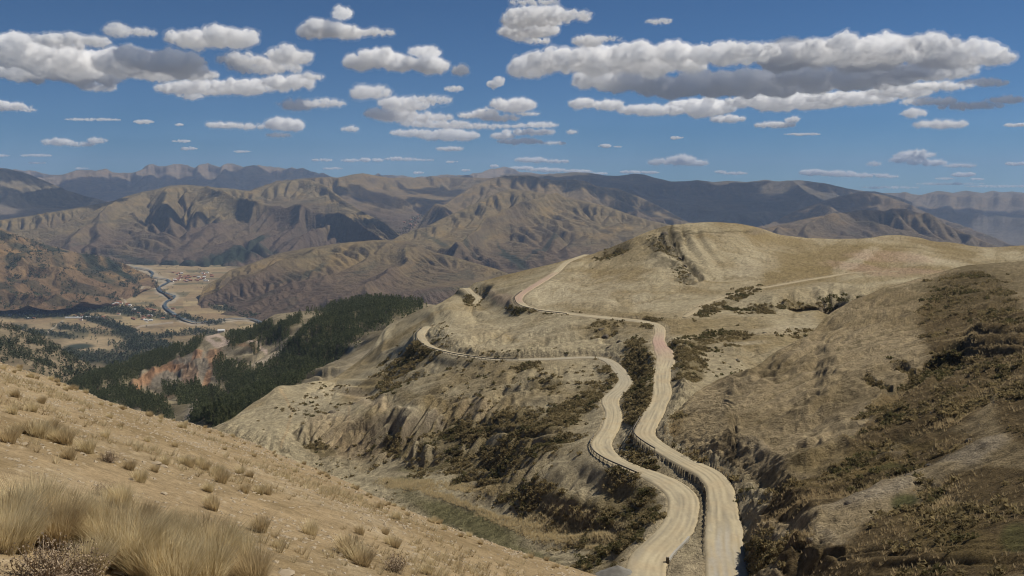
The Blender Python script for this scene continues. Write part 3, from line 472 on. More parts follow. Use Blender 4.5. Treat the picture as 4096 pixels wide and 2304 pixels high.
# ---- right hill (nearer, rises from the road cutting)
R_TOP=[(2636,1790),(2650,1752),(2664,1715),(2680,1680),(2727,1625),(2813,1560),(2877,1512),(2950,1490),(3027,1467),(3070,1430),(3103,1402),(3141,1388),(3184,1360),(3252,1334),(3268,1305),(3308,1261),(3385,1214),(3428,1193),(3470,1182),(3514,1160),(3642,1122),(3749,1092),(3856,1062),(4000,1050),(4096,1044),(4600,1000)]
R_BOT=[(2636,1805),(2662,1822),(2726,1850),(2811,1890),(2870,1920),(2895,1950),(2905,2000),(2915,2080),(2925,2150),(2935,2250),(2945,2480),(4600,2480)]
toe=[zc(x,y,-61.5) for x,y in [(2640,1762),(2700,1815),(2770,1850),(2850,1885),(2905,1931),(2922,1975),(2931,2054),(2948,2106),(2965,2200),(2985,2300)]]
RL=make_layer(2636,4600,3.0,R_TOP,R_BOT,toe+[(2664,1715,222),(2727,1604,245),(2813,1561,252),(2950,1490,266),(3027,1467,272),(3141,1390,292),(3252,1334,312),(3308,1261,342),(3428,1193,382),(3642,1122,430),(3856,1060,460),(4096,1045,445),(4600,1005,420),(3200,1600,214),(3000,1700,205),(3400,1500,226),(3700,1400,236),(4096,1300,222),(4096,1600,146),(4500,1400,170),(3800,1250,305),(3500,1300,300),(3300,1900,150),(3030,1960,166),(3200,1750,184),(3600,1900,138),(4096,1900,106),(4500,2200,70),(3200,2200,116),(3050,2200,132),(3600,2200,94),(4096,2304,66),(3100,2400,108),(4500,2480,55),(3600,2480,80),(3100,2080,140),(3100,1850,172),(2850,1700,212),(2750,1720,214),(3500,1700,172)],360,(1.2,30),19,smooth=6)
px,py=RL.px,RL.py; X,Yd=RL.P[...,0],RL.P[...,1]; crest=sst(1,.97,RL.t)
n1=fbm(X/40,Yd/40,4,41); n2=fbm(X/9,Yd/9,4,42,.55); dg=ridged((X*.9+Yd*.35)/26+.5*n1,(Yd*.9-X*.35)/70,3,43)
# wedge-shaped ravines running down to the left, long low ridges
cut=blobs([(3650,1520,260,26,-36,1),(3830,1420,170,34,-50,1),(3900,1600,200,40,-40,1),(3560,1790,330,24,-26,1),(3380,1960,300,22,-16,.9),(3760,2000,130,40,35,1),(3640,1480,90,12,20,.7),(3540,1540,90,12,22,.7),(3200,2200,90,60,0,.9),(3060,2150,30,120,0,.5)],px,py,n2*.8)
brn=blobs([(3900,1330,220,260,-30,.9),(3760,1560,230,130,-35,.8),(3900,1500,300,200,-30,.9)],px,py)
rid=blobs([(3560,1960,260,30,-20,1),(3860,1830,200,40,-28,1),(3560,1830,80,30,-20,.8),(3100,2110,90,36,0,.9),(3300,2160,60,40,0,.7),(3050,1830,120,40,35,.5)],px,py,n2*.8)
dz=1.7*n1+1.05*n2+.5*np.abs(fbm(X/5,Yd/5,3,55))-1.5*cut*(.5+.8*np.clip(n2+.5,0,1))+1.3*rid+.9*(dg-.45)+rid*1.1*n2+.6*ridged(X/7.,Yd/11.,3,48)+brn*.7*(ridged((X*.35+Yd)/13.+.4*n1,(X-Yd*.35)/60.,3,50)-.4)+.2*fbm(X/2.5,Yd/2.5,3,44)
dz=(dz+rills(RL,.5,.3,9,2,403)*(1+1.5*cut))*(.25+.75*sst(80,190,Yd))
E0=road_mod(RL.P,only=[0])[1]; RL.P[...,2]+=dz*np.clip(crest+.1,0,1)*(.25+.75*sst(.5,16,E0))
RL.P,RL.E=road_mod(RL.P,bscale=.85,only=[0])
clf=sst(0,2.5,RL.E)*blobs([(3060,2250,130,190,0,1)],px,py)*sst(2000,2080,py); RL.P[...,2]+=clf*2.0
N=normals(RL.P); steep=1-N[...,2]; fB=fbm(X/12,Yd/16,4,45,.6); fA=fbm(X/50,Yd/60,4,46)
c=mix(C3(.335,.265,.16),C3(.22,.17,.095),sst(-.3,.4,fA+.5*fB))
brown=blobs([(3900,1330,220,260,-30,.9),(3760,1560,230,130,-35,.8),(3650,1700,300,110,-25,.9),(3500,1880,420,70,-20,1),(3250,1990,300,60,-8,1),(3900,2150,500,150,0,1),(3500,2250,420,90,0,1),(4000,1950,250,80,0,.9),(3200,2280,160,80,0,.9),(3000,2000,60,60,0,.8),(4100,1600,130,200,0,.7)],px,py,fB*1.0)
brown=sst(.18,.62,brown+.38*fB); c=mix(c,C3(.115,.082,.04),brown*.9)
c=mix(c,C3(.34,.285,.205),rid*sst(-.3,.3,fB)*.8)
c=mix(c,C3(.17,.125,.05),blobs([(3350,1920,300,26,-14,.8),(3820,2150,230,90,20,.6),(3560,1640,70,60,-40,.8),(3600,1810,200,16,-14,.7),(3300,1850,180,50,-15,.6)],px,py,fB)*.8)
grn=blobs([(3620,2000,62,26,-5,1),(3370,1760,60,14,0,.6),(4060,2150,60,60,0,.7),(3560,1880,60,10,-12,.6)],px,py,fB*.5); c=mix(c,C3(.085,.09,.032),grn*.85)
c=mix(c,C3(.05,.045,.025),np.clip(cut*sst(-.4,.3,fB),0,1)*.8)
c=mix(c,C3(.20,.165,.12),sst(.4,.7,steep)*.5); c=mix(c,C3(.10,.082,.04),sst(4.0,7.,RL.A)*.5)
c=c*(1+.34*fbm(X/1.8,Yd/3.,3,47))[...,None]*(1-.3*sst(.6,.9,ridged(X/10+.5*n2,Yd/13,3,49)))[...,None]
RL.shr=np.clip(brown*.16+cut*.9+blobs([(2700,1790,80,30,30,1),(2850,1850,120,26,32,1),(2690,1700,50,60,0,.8),(3000,1420,60,20,0,.5),(3050,2200,60,120,0,1)],px,py)-grn,0,1)*(1-.6*rid)
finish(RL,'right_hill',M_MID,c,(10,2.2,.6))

# ---- foreground slope
def yA(px,py):
    a,b=rays(px,py); q=-b-.365+.333*(-a)
    return 1.7/(np.sqrt((q-.012)**2+.010**2)*.5+(q-.012)*.5+.0125+.008)
A_TOP=[(-900,1130),(-400,1310),(0,1450),(90,1478),(180,1502),(300,1552),(420,1602),(560,1645),(700,1682),(790,1700),(860,1718),(1000,1765),(1150,1832),(1280,1880),(1400,1932),(1480,1975),(1600,2028),(1800,2108),(2000,2182),(2200,2244),(2400,2305),(2700,2395),(3200,2560)]
AL=make_layer(-900,3200,3.6,A_TOP,[(-900,4600),(3200,4600)],None,420,(3.0,45),25,Yfun=yA,rowpow=.55)
px,py=AL.px,AL.py; X,Yd=AL.P[...,0],AL.P[...,1]; edge=sst(1,.985,AL.t)
n1=fbm(X/6,Yd/6,4,51); n2=fbm(X/1.1,Yd/1.1,4,52,.6); n3=fbm(X/.22,Yd/.22,3,53,.6)
AL.P[...,2]+=(.22*n1*sst(4,20,Yd)+.055*n2+.014*n3)*edge
c=mix(C3(.285,.212,.122),C3(.215,.157,.084),sst(-.25,.45,n1+.5*n2))
stony=blobs([(1150,1950,260,40,26,1),(1450,2080,260,40,24,.9),(600,1830,400,70,18,.6),(300,1930,300,60,10,.6),(150,1560,300,60,20,.6),(1300,2260,260,40,15,.8),(900,2280,200,60,0,.7),(1700,2230,160,24,20,.6),(100,2290,200,60,0,.8),(700,1720,300,40,22,.5)],px,py,n2*1.3)
c=mix(c,C3(.37,.295,.19),stony*sst(-.35,.35,n2+.4*n3)*.7)
c=mix(c,C3(.42,.35,.25),sst(.35,.6,n3+.4*n2)*.5)
c=mix(c,C3(.21,.16,.095),sst(.3,.6,-n2+.3*n3)*.35)
c=c*(1+.10*n3)[...,None]
finish(AL,'foreground_slope',M_NEAR,c,(30,.8,.66,1))

# ---- the dirt roads themselves
for ri,r in enumerate(ROADS):
    q,ss,nl,w=r['q'],r['s'],r['n'],r['w']; K=17; off=np.linspace(-1,1,K)
    rl=.35*fbm(ss/1.9,ss*0,3,71+ri)+.25*fbm(ss/6,ss*0,2,75+ri); rr=.30*fbm(ss/2.5,ss*0,3,81+ri)
    wl=w+.45-np.abs(rl)*1.2; wr=w+.35+rr*.6
    O=np.where(off[None]>0,off[None]*wl[:,None],off[None]*wr[:,None])
    V=np.empty((len(ss),K,3)); V[...,:2]=q[:,None,:2]+nl[:,None]*O[...,None]; rut=.05*np.cos(O*3.4)
    V[...,2]=q[:,None,2]+.06*(1-(O/w[:,None])**2)+.03*fbm(V[...,0]/2,V[...,1]/2,2,85)+.03*rut
    V[:,0,2]-=.45; V[:,-1,2]-=.35
    st=fbm(O*2.2,ss[:,None]/26+O*0,4,87+ri); st2=fbm(V[...,0]/7,V[...,1]/7,3,89)
    base=mix(C3(.44,.375,.25),C3(.30,.26,.185),sst(-.25,.4,st)); base=mix(base,C3(.41,.325,.205),sst(-.1,.5,st2)*.6)
    Yd=V[...,1]; pv=np.zeros(Yd.shape)
    if ri==0:
        pv=np.exp(-((Yd-352)/26)**2)*.95*(V[...,0]>40)+np.exp(-((V[...,0]-8)/28)**2)*sst(500,520,Yd)*.75*(Yd<640)
    if ri==1: pv=0*Yd
    base=mix(base,C3(.40,.265,.215),np.clip(pv,0,1)*.85)
    if ri==0: base=mix(base,C3(.40,.375,.32),sst(158,146,Yd)*sst(-.2,.3,st)*.8)
    if ri==1: base=mix(base,C3(.33,.30,.235),sst(250,330,Yd)*sst(440,350,Yd)*.6)
    rutl=np.cos(O*5.2+1.2*perlin(ss[:,None]/15,O*0,98+ri))+.7*fbm(ss[:,None]/4,O*2,3,99); base=base*(1-.20*sst(.45,1.2,rutl))[...,None]; lit=np.abs(O)/w[:,None]; base=mix(base,C3(.37,.305,.195),sst(.8,1.1,lit+.15*st2)*.8)
    if ri==3: base=mix(base,C3(.33,.27,.17),.6)
    base=base*(1+.10*fbm(O*6,ss[:,None]/9+O*0,2,97))[...,None]
    tag(mesh_np('dirt_road' if ri<3 else 'side_track',V,grid_faces(len(ss),K),M_ROAD,base),kind='structure')

# ------------------------------------------------------------------ placing helpers
def project(P):
    X,Y,Z=P[...,0],P[...,1],P[...,2]; d=Y*CP-Z*SP; h=Y*SP+Z*CP
    return 2048+F*X/d, 1152-F*h/d
def on(L,px,py):
    if not hasattr(L,'pp'): L.pp=project(L.P)
    i=np.argmin((L.pp[0]-px)**2+(L.pp[1]-py)**2); return L.P.reshape(-1,3)[i].copy()
def area(L):
    du=np.gradient(L.P,axis=1); dv=np.gradient(L.P,axis=0); return np.linalg.norm(np.cross(du,dv),axis=-1)
def visible(L,P):
    a,b=project(P); N=L.N; ok=(a>-60)&(a<4150)&(b<2380)
    ok&=b<curve(A_TOP,a)+12
    if L in (FL,WL,VL): ok&=b<np.where(a>843,curve(M_TOP,a),9e9)+25
    if L is ML: ok&=~((a>2640)&(b>curve(R_TOP,a)+8))
    return ok
def scatter(L,mask,n,jit=.5):
    w=(mask*area(L)).ravel(); w[~np.isfinite(w)]=0; i=RNG.choice(len(w),size=n,p=w/w.sum()); P=L.P.reshape(-1,3)[i].copy()
    r,c=np.unravel_index(i,L.Y.shape); c2=np.clip(c+RNG.choice([-1,1],n),0,L.cols-1); r2=np.clip(r+RNG.choice([-1,1],n),0,L.rows-1)
    P+=(L.P[r,c2]-P)*RNG.uniform(0,jit,n)[:,None]+(L.P[r2,c]-P)*RNG.uniform(0,jit,n)[:,None]
    return P
# ------------------------------------------------------------------ plant meshes (leaf-clump triangles through the crown's volume)
def leaf_tris(C,size,rng,up=.35):
    n=len(C); a=rng.normal(size=(n,3)); a/=np.linalg.norm(a,axis=1,keepdims=True); b=rng.normal(size=(n,3)); b[:,2]+=up; b-=a*(a*b).sum(1)[:,None]; b/=np.linalg.norm(b,axis=1,keepdims=True)
    s=(size*rng.uniform(.6,1.4,n))[:,None]
    return np.stack([C-a*s*.6,C+a*s*.6,C+b*s*1.25],1)
def crown_pts(h,rw,n,rng,kind):
    t=rng.uniform(0,1,n)
    if kind=='tall': prof=np.where(t<.25,t/.25*.8+.2,1-(t-.25)/.75*.82)
    else: prof=np.sqrt(np.clip(1-(2*t-1)**2,0,1))*.9+.1
    lob=1+.35*np.sin(t*17+rng.uniform(0,6))+.25*rng.normal(size=n)*.5
    th=rng.uniform(0,2*math.pi,n); rr=np.sqrt(rng.uniform(.1,1,n))*prof*rw*np.clip(lob,.4,1.6)
    return np.stack([rr*np.cos(th),rr*np.sin(th),h*(.14+.86*t)],1)
def tri_mesh(name,T,mat):
    V=T.reshape(-1,3); me_o=mesh_np(name,V,np.arange(len(V)).reshape(-1,3),mat,smooth=False); return me_o
def tube(bm,pts,rad,seg=6):
    prev=None
    for k,(p,r) in enumerate(zip(pts,rad)):
        ring=[bm.verts.new(Vector(p)+Vector((r*math.cos(2*math.pi*i/seg),r*math.sin(2*math.pi*i/seg),0))) for i in range(seg)]
        if prev:
            for i in range(seg): bm.faces.new((prev[i],prev[(i+1)%seg],ring[(i+1)%seg],ring[i]))
        prev=ring
def bm_obj(name,bm,mat,parent=None,smooth=False):
    me=bpy.data.meshes.new(name); bm.to_mesh(me); bm.free(); me.materials.append(mat)
    if smooth: me.polygons.foreach_set('use_smooth',[True]*len(me.polygons))
    o=bpy.data.objects.new(name,me); COL.objects.link(o); o.parent=parent; return o
def empty(name,loc=(0,0,0)):
    o=bpy.data.objects.new(name,None); o.empty_display_size=.3; COL.objects.link(o); o.location=loc; return o
def link_copy(o,parent=None):
    c=o.copy(); COL.objects.link(c); c.parent=parent
    for k in list(o.children): link_copy(k,c)
    return c
def make_tree(seed,kind):
    rng=np.random.default_rng(seed); r=empty('eucalyptus_tree'); h=11.; 
    bm=bmesh.new(); lean=rng.uniform(-.4,.4,2); tube(bm,[(lean[0]*t*t,lean[1]*t*t,h*.9*t-.6) for t in (0,.2,.45,.7,1)],[.28,.22,.16,.1,.04])
    for k in range(5):
        z=h*rng.uniform(.25,.7); a=rng.uniform(0,6.28); L_=rng.uniform(.9,1.8); tube(bm,[(0,0,z),(math.cos(a)*L_*.5,math.sin(a)*L_*.5,z+.5),(math.cos(a)*L_,math.sin(a)*L_,z+1.1)],[.09,.06,.02],4)
    bm_obj('trunk',bm,M_BARK,r)
    P=crown_pts(h,2.0 if kind=='tall' else 2.6,330,rng,kind); c=tri_mesh('crown',leaf_tris(P,.62,rng),M_TREE); c.parent=r
    return r
tree_protos=[make_tree(s,k) for s,k in ((1,'tall'),(2,'tall'),(3,'round'),(4,'tall'),(5,'tall'))]
used=set()
def place(protos,k,loc,sc,rz,label,cat,group,sz=None):
    o=protos[k]; 
    if o.name in used: o=link_copy(o)
    else: used.add(o.name)
    o.location=loc; o.rotation_euler=(0,0,rz); o.scale=(sc,sc,sz or sc); tag(o,label,cat,group); return o
def near_first(L,P):
    P=P[visible(L,P)]; return P[np.argsort(P[:,1])]
# individually built trees: the 300 nearest on the wooded slopes
TP=scatter(FL,FL.forest**1.3,11500); TP=np.concatenate([near_first(FL,TP)]); 
for i,p in enumerate(TP[:290]):
    a,b=project(p[None]); a,b=float(a[0]),float(b[0])
    sc=random.uniform(.7,1.15); col_='left end' if a<560 else 'left part' if a<700 else 'left of the gully' if a<800 else 'gully side' if a<880 else 'right of the gully' if a<960 else 'pale spur side'
    row='lowest row' if b>1690 else 'low row' if b>1650 else 'middle row' if b>1600 else 'upper row'; zone=col_+' of the wooded slope, '+row
    place(tree_protos,i%5,p,sc,random.uniform(0,6.28),('short' if sc<.85 else 'middling' if sc<1 else 'tall')+(' bushy' if i%5==2 else ' slender')+' dark green tree, '+zone,'tree','eucalyptus trees on the wooded slope')
def merged_trees(name,P,hmin,hmax,nt,rw,lf,mat,seed,kind='tall'):
    rng=np.random.default_rng(seed); n=len(P); h=rng.uniform(hmin,hmax,n)
    base=np.stack([crown_pts(1,rw,nt,rng,kind) for _ in range(24)]); k=rng.integers(0,24,n)
    C=base[k]*h[:,None,None]; C[...,2]-=.08*h[:,None]; T=leaf_tris(C.reshape(-1,3),1,rng,1.2 if kind=='tall' else .5).reshape(n,nt,3,3)
    cen=C[:,:,None,:]; T=cen+(T-cen)*(lf*h)[:,None,None,None]+P[:,None,None,:]
    return tag(tri_mesh(name,T.reshape(-1,3,3),mat),kind='stuff')
merged_trees('forest',TP[290:],8,14,46,.17,.085,M_TREE,5)
n_=fbm(WL.px/70,WL.py/40,4,301)+.7*fbm(WL.px/16,WL.py/9,3,302)
wm=sst(-.25,.25,n_)*(1-sst(8,3,polydist([(40,1465),(110,1440),(200,1425),(250,1405)],WL.px,WL.py)))
merged_trees('woodland',near_first(WL,scatter(WL,wm,4200)),9,16,30,.24,.12,M_TREE_FAR,6,'round')
vt=VL.green*sst(-.5,.3,fbm(VL.px/16,VL.py/5,3,303)); 
merged_trees('valley_trees',near_first(VL,scatter(VL,vt**2,4800)),10,20,14,.3,.2,M_TREE_FAR,7,'round')
vt2=sst(.15,.5,fbm(VL.px/60,VL.py/14,4,304))*(1-VL.green); merged_trees('field_trees',near_first(VL,scatter(VL,vt2,600)),8,14,10,.4,.25,M_TREE_FAR,8,'round')
HL=MT['left_field_hill']; hm=sst(.05,.45,fbm(HL.px/55,HL.py/30,4,305)+.5*fbm(HL.px/12,HL.py/8,2,306)); merged_trees('hillside_scrub',near_first(HL,scatter(HL,hm,3800)),9,17,9,.5,.3,M_TREE_FAR,9,'round')
VS=MT['village_valley_slope']; CB=MT['central_brown_mountain']
vm=blobs([(1660,905,75,22,-20,1),(1690,878,60,18,-10,1),(1620,930,50,14,-25,1)],VS.px,VS.py); merged_trees('village_trees',scatter(VS,vm,420),16,34,10,.3,.2,M_TREE_FAR,10)

# ------------------------------------------------------------------ shrubs on the middle hills
M_SHRUB_PALE=blade_mat('straw_shrub_leaves',(.20,.16,.075),(.38,.30,.155),1.1)
def make_shrub(seed,mat,spread=1.0):
    rng=np.random.default_rng(seed); n=150; C=[]
    for k in range(rng.integers(3,6)):
        c=np.array([rng.normal()*.45*spread,rng.normal()*.45*spread,rng.uniform(.15,.4)]); r=rng.uniform(.32,.6)
        d=rng.normal(size=(n//4,3)); d/=np.linalg.norm(d,axis=1,keepdims=True); d[:,2]=np.abs(d[:,2])*.9-.15; C.append(c+d*r*rng.uniform(.55,1.05,(len(d),1)))
    o=tri_mesh('shrub',leaf_tris(np.concatenate(C),.17,rng,.2),mat); return o
shrub_protos=[make_shrub(20+i,(M_SHRUB_DARK,M_SHRUB,M_SHRUB_PALE)[i%3],1+.3*(i%2)) for i in range(7)]
def clear(P,L,e=.9):
    if not hasattr(L,'E2'): L.E2=L.E
    idx=None; return P
def sc_shr(L,mask,n,emin=.25):
    return near_first(L,scatter(L,mask*(L.E>emin),n))
fbS=fbm(ML.P[...,0]/9,ML.P[...,1]/9,3,311)
SM=sc_shr(ML,ML.shr**1.3*sst(-.35,.45,fbS)*sst(-.5,.3,fbm(ML.P[...,0]/28,ML.P[...,1]/28,3,313))*(1-ML.green),9500); sp=fbm(ML.P[...,0]/40,ML.P[...,1]/40,3,312)
SM2=sc_shr(ML,sst(-.1,.5,sp)*(1-ML.green)*(ML.py>1400)*(ML.Y<480),1100)
SM3=sc_shr(ML,blobs([(2640,1870,170,40,28,1),(2760,1960,60,60,20,1),(2815,2080,34,130,-3,1),(2560,1790,60,60,20,.9),(2560,1560,70,130,0,1)],ML.px,ML.py),900)
SR=sc_shr(RL,RL.shr**1.2*sst(-.1,.45,fbm(RL.P[...,0]/16,RL.P[...,1]/22,4,314)),3300)
allS=np.concatenate([SM,SM2,SM3,SR]); src=np.r_[np.zeros(len(SM)+len(SM2)+len(SM3)),np.ones(len(SR))]; o_=np.argsort(allS[:,1]+np.where(src==1,130,0)); allS,src=allS[o_],src[o_]
ZA={'r':'on the dark right hill','b':'between the roads','l':'below the left road','u':'near the upper bends'}
szs=RNG.uniform(.55,1.5,len(allS))**1.25
for i,p in enumerate(allS[:290]):
    a,b=[float(v[0]) for v in project(p[None])]
    z='r' if src[i]==1 else ('b' if a>2680-.1*(b-1900) and b<2250 and a>2560 else 'l' if b>1600 else 'u')
    s=szs[i]; hw='lowest' if b>2180 else 'by the bottom bend' if b>2020 else 'mid slope' if b>1880 else 'guardrail level' if b>1700 else 'high up'
    zz=ZA[z]+', '+hw+(' far left' if a<2200 else ' left' if a<2450 else ' by the road' if a<2950 else ' far right'); szn='tiny' if s<.6 else 'small' if s<.85 else 'medium' if s<1.15 else 'large'
    o=place(shrub_protos,i%7,p-np.array([0,0,.08]),s,random.uniform(0,6.28),szn+(' dark',' brown',' straw-coloured')[(i%7)%3]+' shrub '+zz,'shrub','shrubs '+zz,s*random.uniform(.7,1.1))
def merged_shrubs(name,P,sz,nt,mat,seed):
    rng=np.random.default_rng(seed); n=len(P); d=rng.normal(size=(n,nt,3)); d/=np.linalg.norm(d,axis=2,keepdims=True); d[...,2]=np.abs(d[...,2])*.8
    lob=rng.normal(size=(n,1,3))*.35*np.array([1,1,0]); k=(rng.uniform(0,1,(n,nt,1))<.4); d=d+lob*k
    C=d*rng.uniform(.4,1,(n,nt,1))*.62; T=leaf_tris(C.reshape(-1,3),1,rng,.2).reshape(n,nt,3,3); cen=C[:,:,None,:]; T=(cen+(T-cen)*.26)*sz[:,None,None,None]+P[:,None,None,:]
    return tag(tri_mesh(name,T.reshape(-1,3,3),mat),kind='stuff')
rest=allS[290:]; sz=szs[290:]*(1+.25*sst(250,450,rest[:,1])); h=RNG.uniform(0,1,len(rest))
k_=fbm(rest[:,0]/14,rest[:,1]/14,3,317)*1.1+h*.6-.3
for nm,mk,mt,sd in (('shrubland',(k_>=-.05)&(k_<.3),M_SHRUB,31),('dark_shrubland',k_>=.3,M_SHRUB_DARK,32),('straw_shrubland',k_<-.05,M_SHRUB_PALE,33)): merged_shrubs(nm,rest[mk],sz[mk],34,mt,sd)
# row of round bushes beside the side track
for i,(a,b,s) in enumerate([(2915,1180,1.3),(2928,1175,1.8),(2946,1172,1.6),(2962,1168,2.0),(2975,1160,2.9),(2990,1160,2.2),(3010,1152,1.7),(3040,1146,1.5)]):
    place(shrub_protos,(i*3)%7,on(ML,a,b),s*1.1,i,['first','second','third','fourth','tallest','sixth','seventh','eighth'][i]+' dark bush from the left in the row beside the side track','bush','row of dark bushes beside the side track')

for k,(a,b,s,l) in enumerate([(3300,1205,4.2,'largest dark bush added as shade in the rocky hollow beyond the right hill'),(3335,1190,4.6,'dark bush added as shade at the back of the rocky hollow'),(3365,1205,4.0,'dark bush added as shade on the right side of the rocky hollow'),(3320,1235,3.6,'dark bush added as shade low in the mouth of the rocky hollow'),(3350,1228,3.2,'small dark bush added as shade at the right of the hollow mouth'),(3440,1192,2.4,'dark bush on the ledge right of the rocky hollow'),(3130,1225,2.6,'dark bush under the left end of the rock band')]):  # large bushes inside the hollow are added to stand in for its black shade
    place(shrub_protos,(0,3,6)[k%3],on(ML,a,b)-np.array([0,0,.5]),s,k*1.1,l,'bush','dark bushes along the rock band')
# ------------------------------------------------------------------ tussocks, twigs and stones on the near slope
def make_tussock(seed,n,h,r0,mat,w=.0042,droop=.5):
    rng=np.random.default_rng(seed); a=rng.uniform(0,6.283,n); r=r0*np.sqrt(rng.uniform(0,1,n)); hh=h*rng.uniform(.45,1.1,n)
    out=(.18+.75*(r/r0))*rng.uniform(.3,1.1,n)*hh*.75; az=a+rng.normal(size=n)*.5; wind=np.array([.16,.02])
    base=np.stack([r*np.cos(a),r*np.sin(a),-.04+0*r],1); D=np.stack([np.cos(az),np.sin(az)],1)
    pts=[]
    for t in (0,.35,.7,1):
        p=base.copy(); p[:,:2]+=D*(out*t**1.5)[:,None]+wind*(hh*t*t)[:,None]; p[:,2]+=hh*(t-droop*.35*t**3*(out/hh)); pts.append(p)
    ww=np.stack([-np.sin(az+rng.normal(size=n)),np.cos(az+rng.normal(size=n)),0*a],1); ww/=np.linalg.norm(ww,axis=1,keepdims=True); V=[];
    for k,wk in zip(range(3),(1,.85,.55)): V+= [pts[k]-ww*w*wk,pts[k]+ww*w*wk]
    V.append(pts[3]); V=np.stack(V,1); f=np.array([(0,1,3),(0,3,2),(2,3,5),(2,5,4),(4,5,6)]); Fc=(np.arange(n)[:,None,None]*7+f[None]).reshape(-1,3)
    return mesh_np('tussock',V.reshape(-1,3),Fc,mat,smooth=False)
big=[make_tussock(40+i,1900,.62,.17,M_GRASS if i!=2 else M_GRASS_DK,.0034) for i in range(4)]
mid=[make_tussock(50+i,420,.42,.13,M_GRASS if i%2 else M_GRASS_DK,.005) for i in range(4)]
BIGS=[(20,2080,1.0,'pale'),(120,2060,1.15,'tall pale'),(215,2120,1.1,'wide straw'),(60,2140,.95,'low brown'),(300,2110,1.15,'tall glossy'),(370,2130,1.2,'wispy straw'),(440,2160,1.15,'broad straw'),(520,2200,1.25,'drooping straw'),(600,2250,1.15,'full straw'),(690,2180,1.05,'upright'),(780,2160,1.15,'tall'),(860,2200,1.15,'thick'),(940,2230,1.05,'rounded'),(820,2280,1.1,'flattened'),(1000,2290,.95,'short'),(700,2300,1.0,'matted'),(10,2165,.7,'small'),(480,1990,.75,'lone fan-shaped'),(570,2070,.7,'yellow upright'),(670,2110,.7,'dark-footed'),(360,2270,.7,'grey-green'),(640,2150,.55,'thin')]
BIGL=['at the left photo edge below the bare soil','second from the left edge, above the twiggy shrub','behind the twiggy grey shrub','left of the twiggy shrub','above the twiggy shrub with long shining stalks','right of the shining stalks','in the middle of the foreground clump','right of the middle of the foreground clump','above the bottom edge, left of the gap','left end of the right foreground group','highest in the right foreground group','centre of the right foreground group','right end of the right foreground group','below the right foreground group','last on the right at the bottom edge','at the bottom edge under the gap','touching the left photo edge above bare stones','alone on bare soil above the foreground clump','right of the fan-shaped tussock beside pale stones','next to the right foreground group, over dark soil','between the two twiggy shrubs','between pale stones and the right foreground group']
for i,((a,b,s,w),l) in enumerate(zip(BIGS,BIGL)):
    place(big,i%4,on(AL,a,min(b+60*s,2460)),s*.72,random.uniform(0,6.28),w+' dry grass tussock '+l,'grass tussock','large dry tussocks in the near left corner')
for a,b,s in [(60,2260,.9),(470,2270,1.0),(560,2330,1.1),(880,2360,1.1),(250,2250,.7)]:
    pass
MIDS=[(35,1765,.8),(60,1740,.7),(110,1730,.8),(150,1742,1.0),(190,1740,1.0),(225,1755,.9),(258,1770,1.0),(350,1800,.9),(60,1580,.8),(130,1640,.8),(165,1605,.7),(50,1650,.7),(275,1830,.7),(440,1665,.6),(210,1700,.6),(740,1850,.7),(760,1860,.6),(800,1850,.7),(820,1868,.7),(870,1890,.8),(885,1925,.9),(660,1850,.6),(520,1870,.6),(560,1920,.7),(620,1880,.5),(960,1890,.7),(1000,1900,.6),(835,1960,.6),(850,2030,.7),(840,2010,.5),(980,1960,.6),(1035,1970,.7),(1040,2120,.8),(1240,2130,.8),(1400,2215,1.0),(1430,2240,.9),(1450,2255,.8),(1385,2200,.8),(1070,1970,.6),(1150,1910,.6),(1440,2130,.6),(1560,2170,.6),(1580,2185,.6),(1590,2070,.7),(1520,2025,.7),(1440,1990,.6),(1425,1950,.6),(1710,2290,.6),(1310,1900,.6),(1180,1880,.5),(1020,1820,.5),(900,1790,.5),(700,1780,.5),(590,1760,.5),(480,1700,.5),(330,1640,.5),(1760,2085,.5),(1740,2070,.5),(1540,2128,.5),(420,1745,.6),(1215,1850,.6),(1110,2185,.4)]
cnt=0
for i,(a,b,s) in enumerate(MIDS):
    side='lower' if b>2050 else 'middle' if b>1800 else 'upper'; place(mid,i%4,on(AL,a,b+8),s*.85,random.uniform(0,6.28),('tiny' if s<.6 else 'small' if s<.75 else 'middling')+f' brown tussock, {side} {"left" if a<250 else "centre left" if a<700 else "centre" if a<950 else "right of centre" if a<1250 else "right"} of the near slope','grass tussock',f'small tussocks on the {side} {"left" if a<700 else "centre" if a<1250 else "right"} near slope')
am=sst(-.1,.4,fbm(AL.P[...,0]/5,AL.P[...,1]/5,3,321))*(AL.Y>7)*(AL.py<2400)
TA=scatter(AL,am*(AL.t<.985),1900); a,b=project(TA); TA=TA[(a>-80)&(a<2600)&(b<2330)]; TA=TA[np.argsort(TA[:,1])]
for i,p in enumerate(TA[:0]): pass
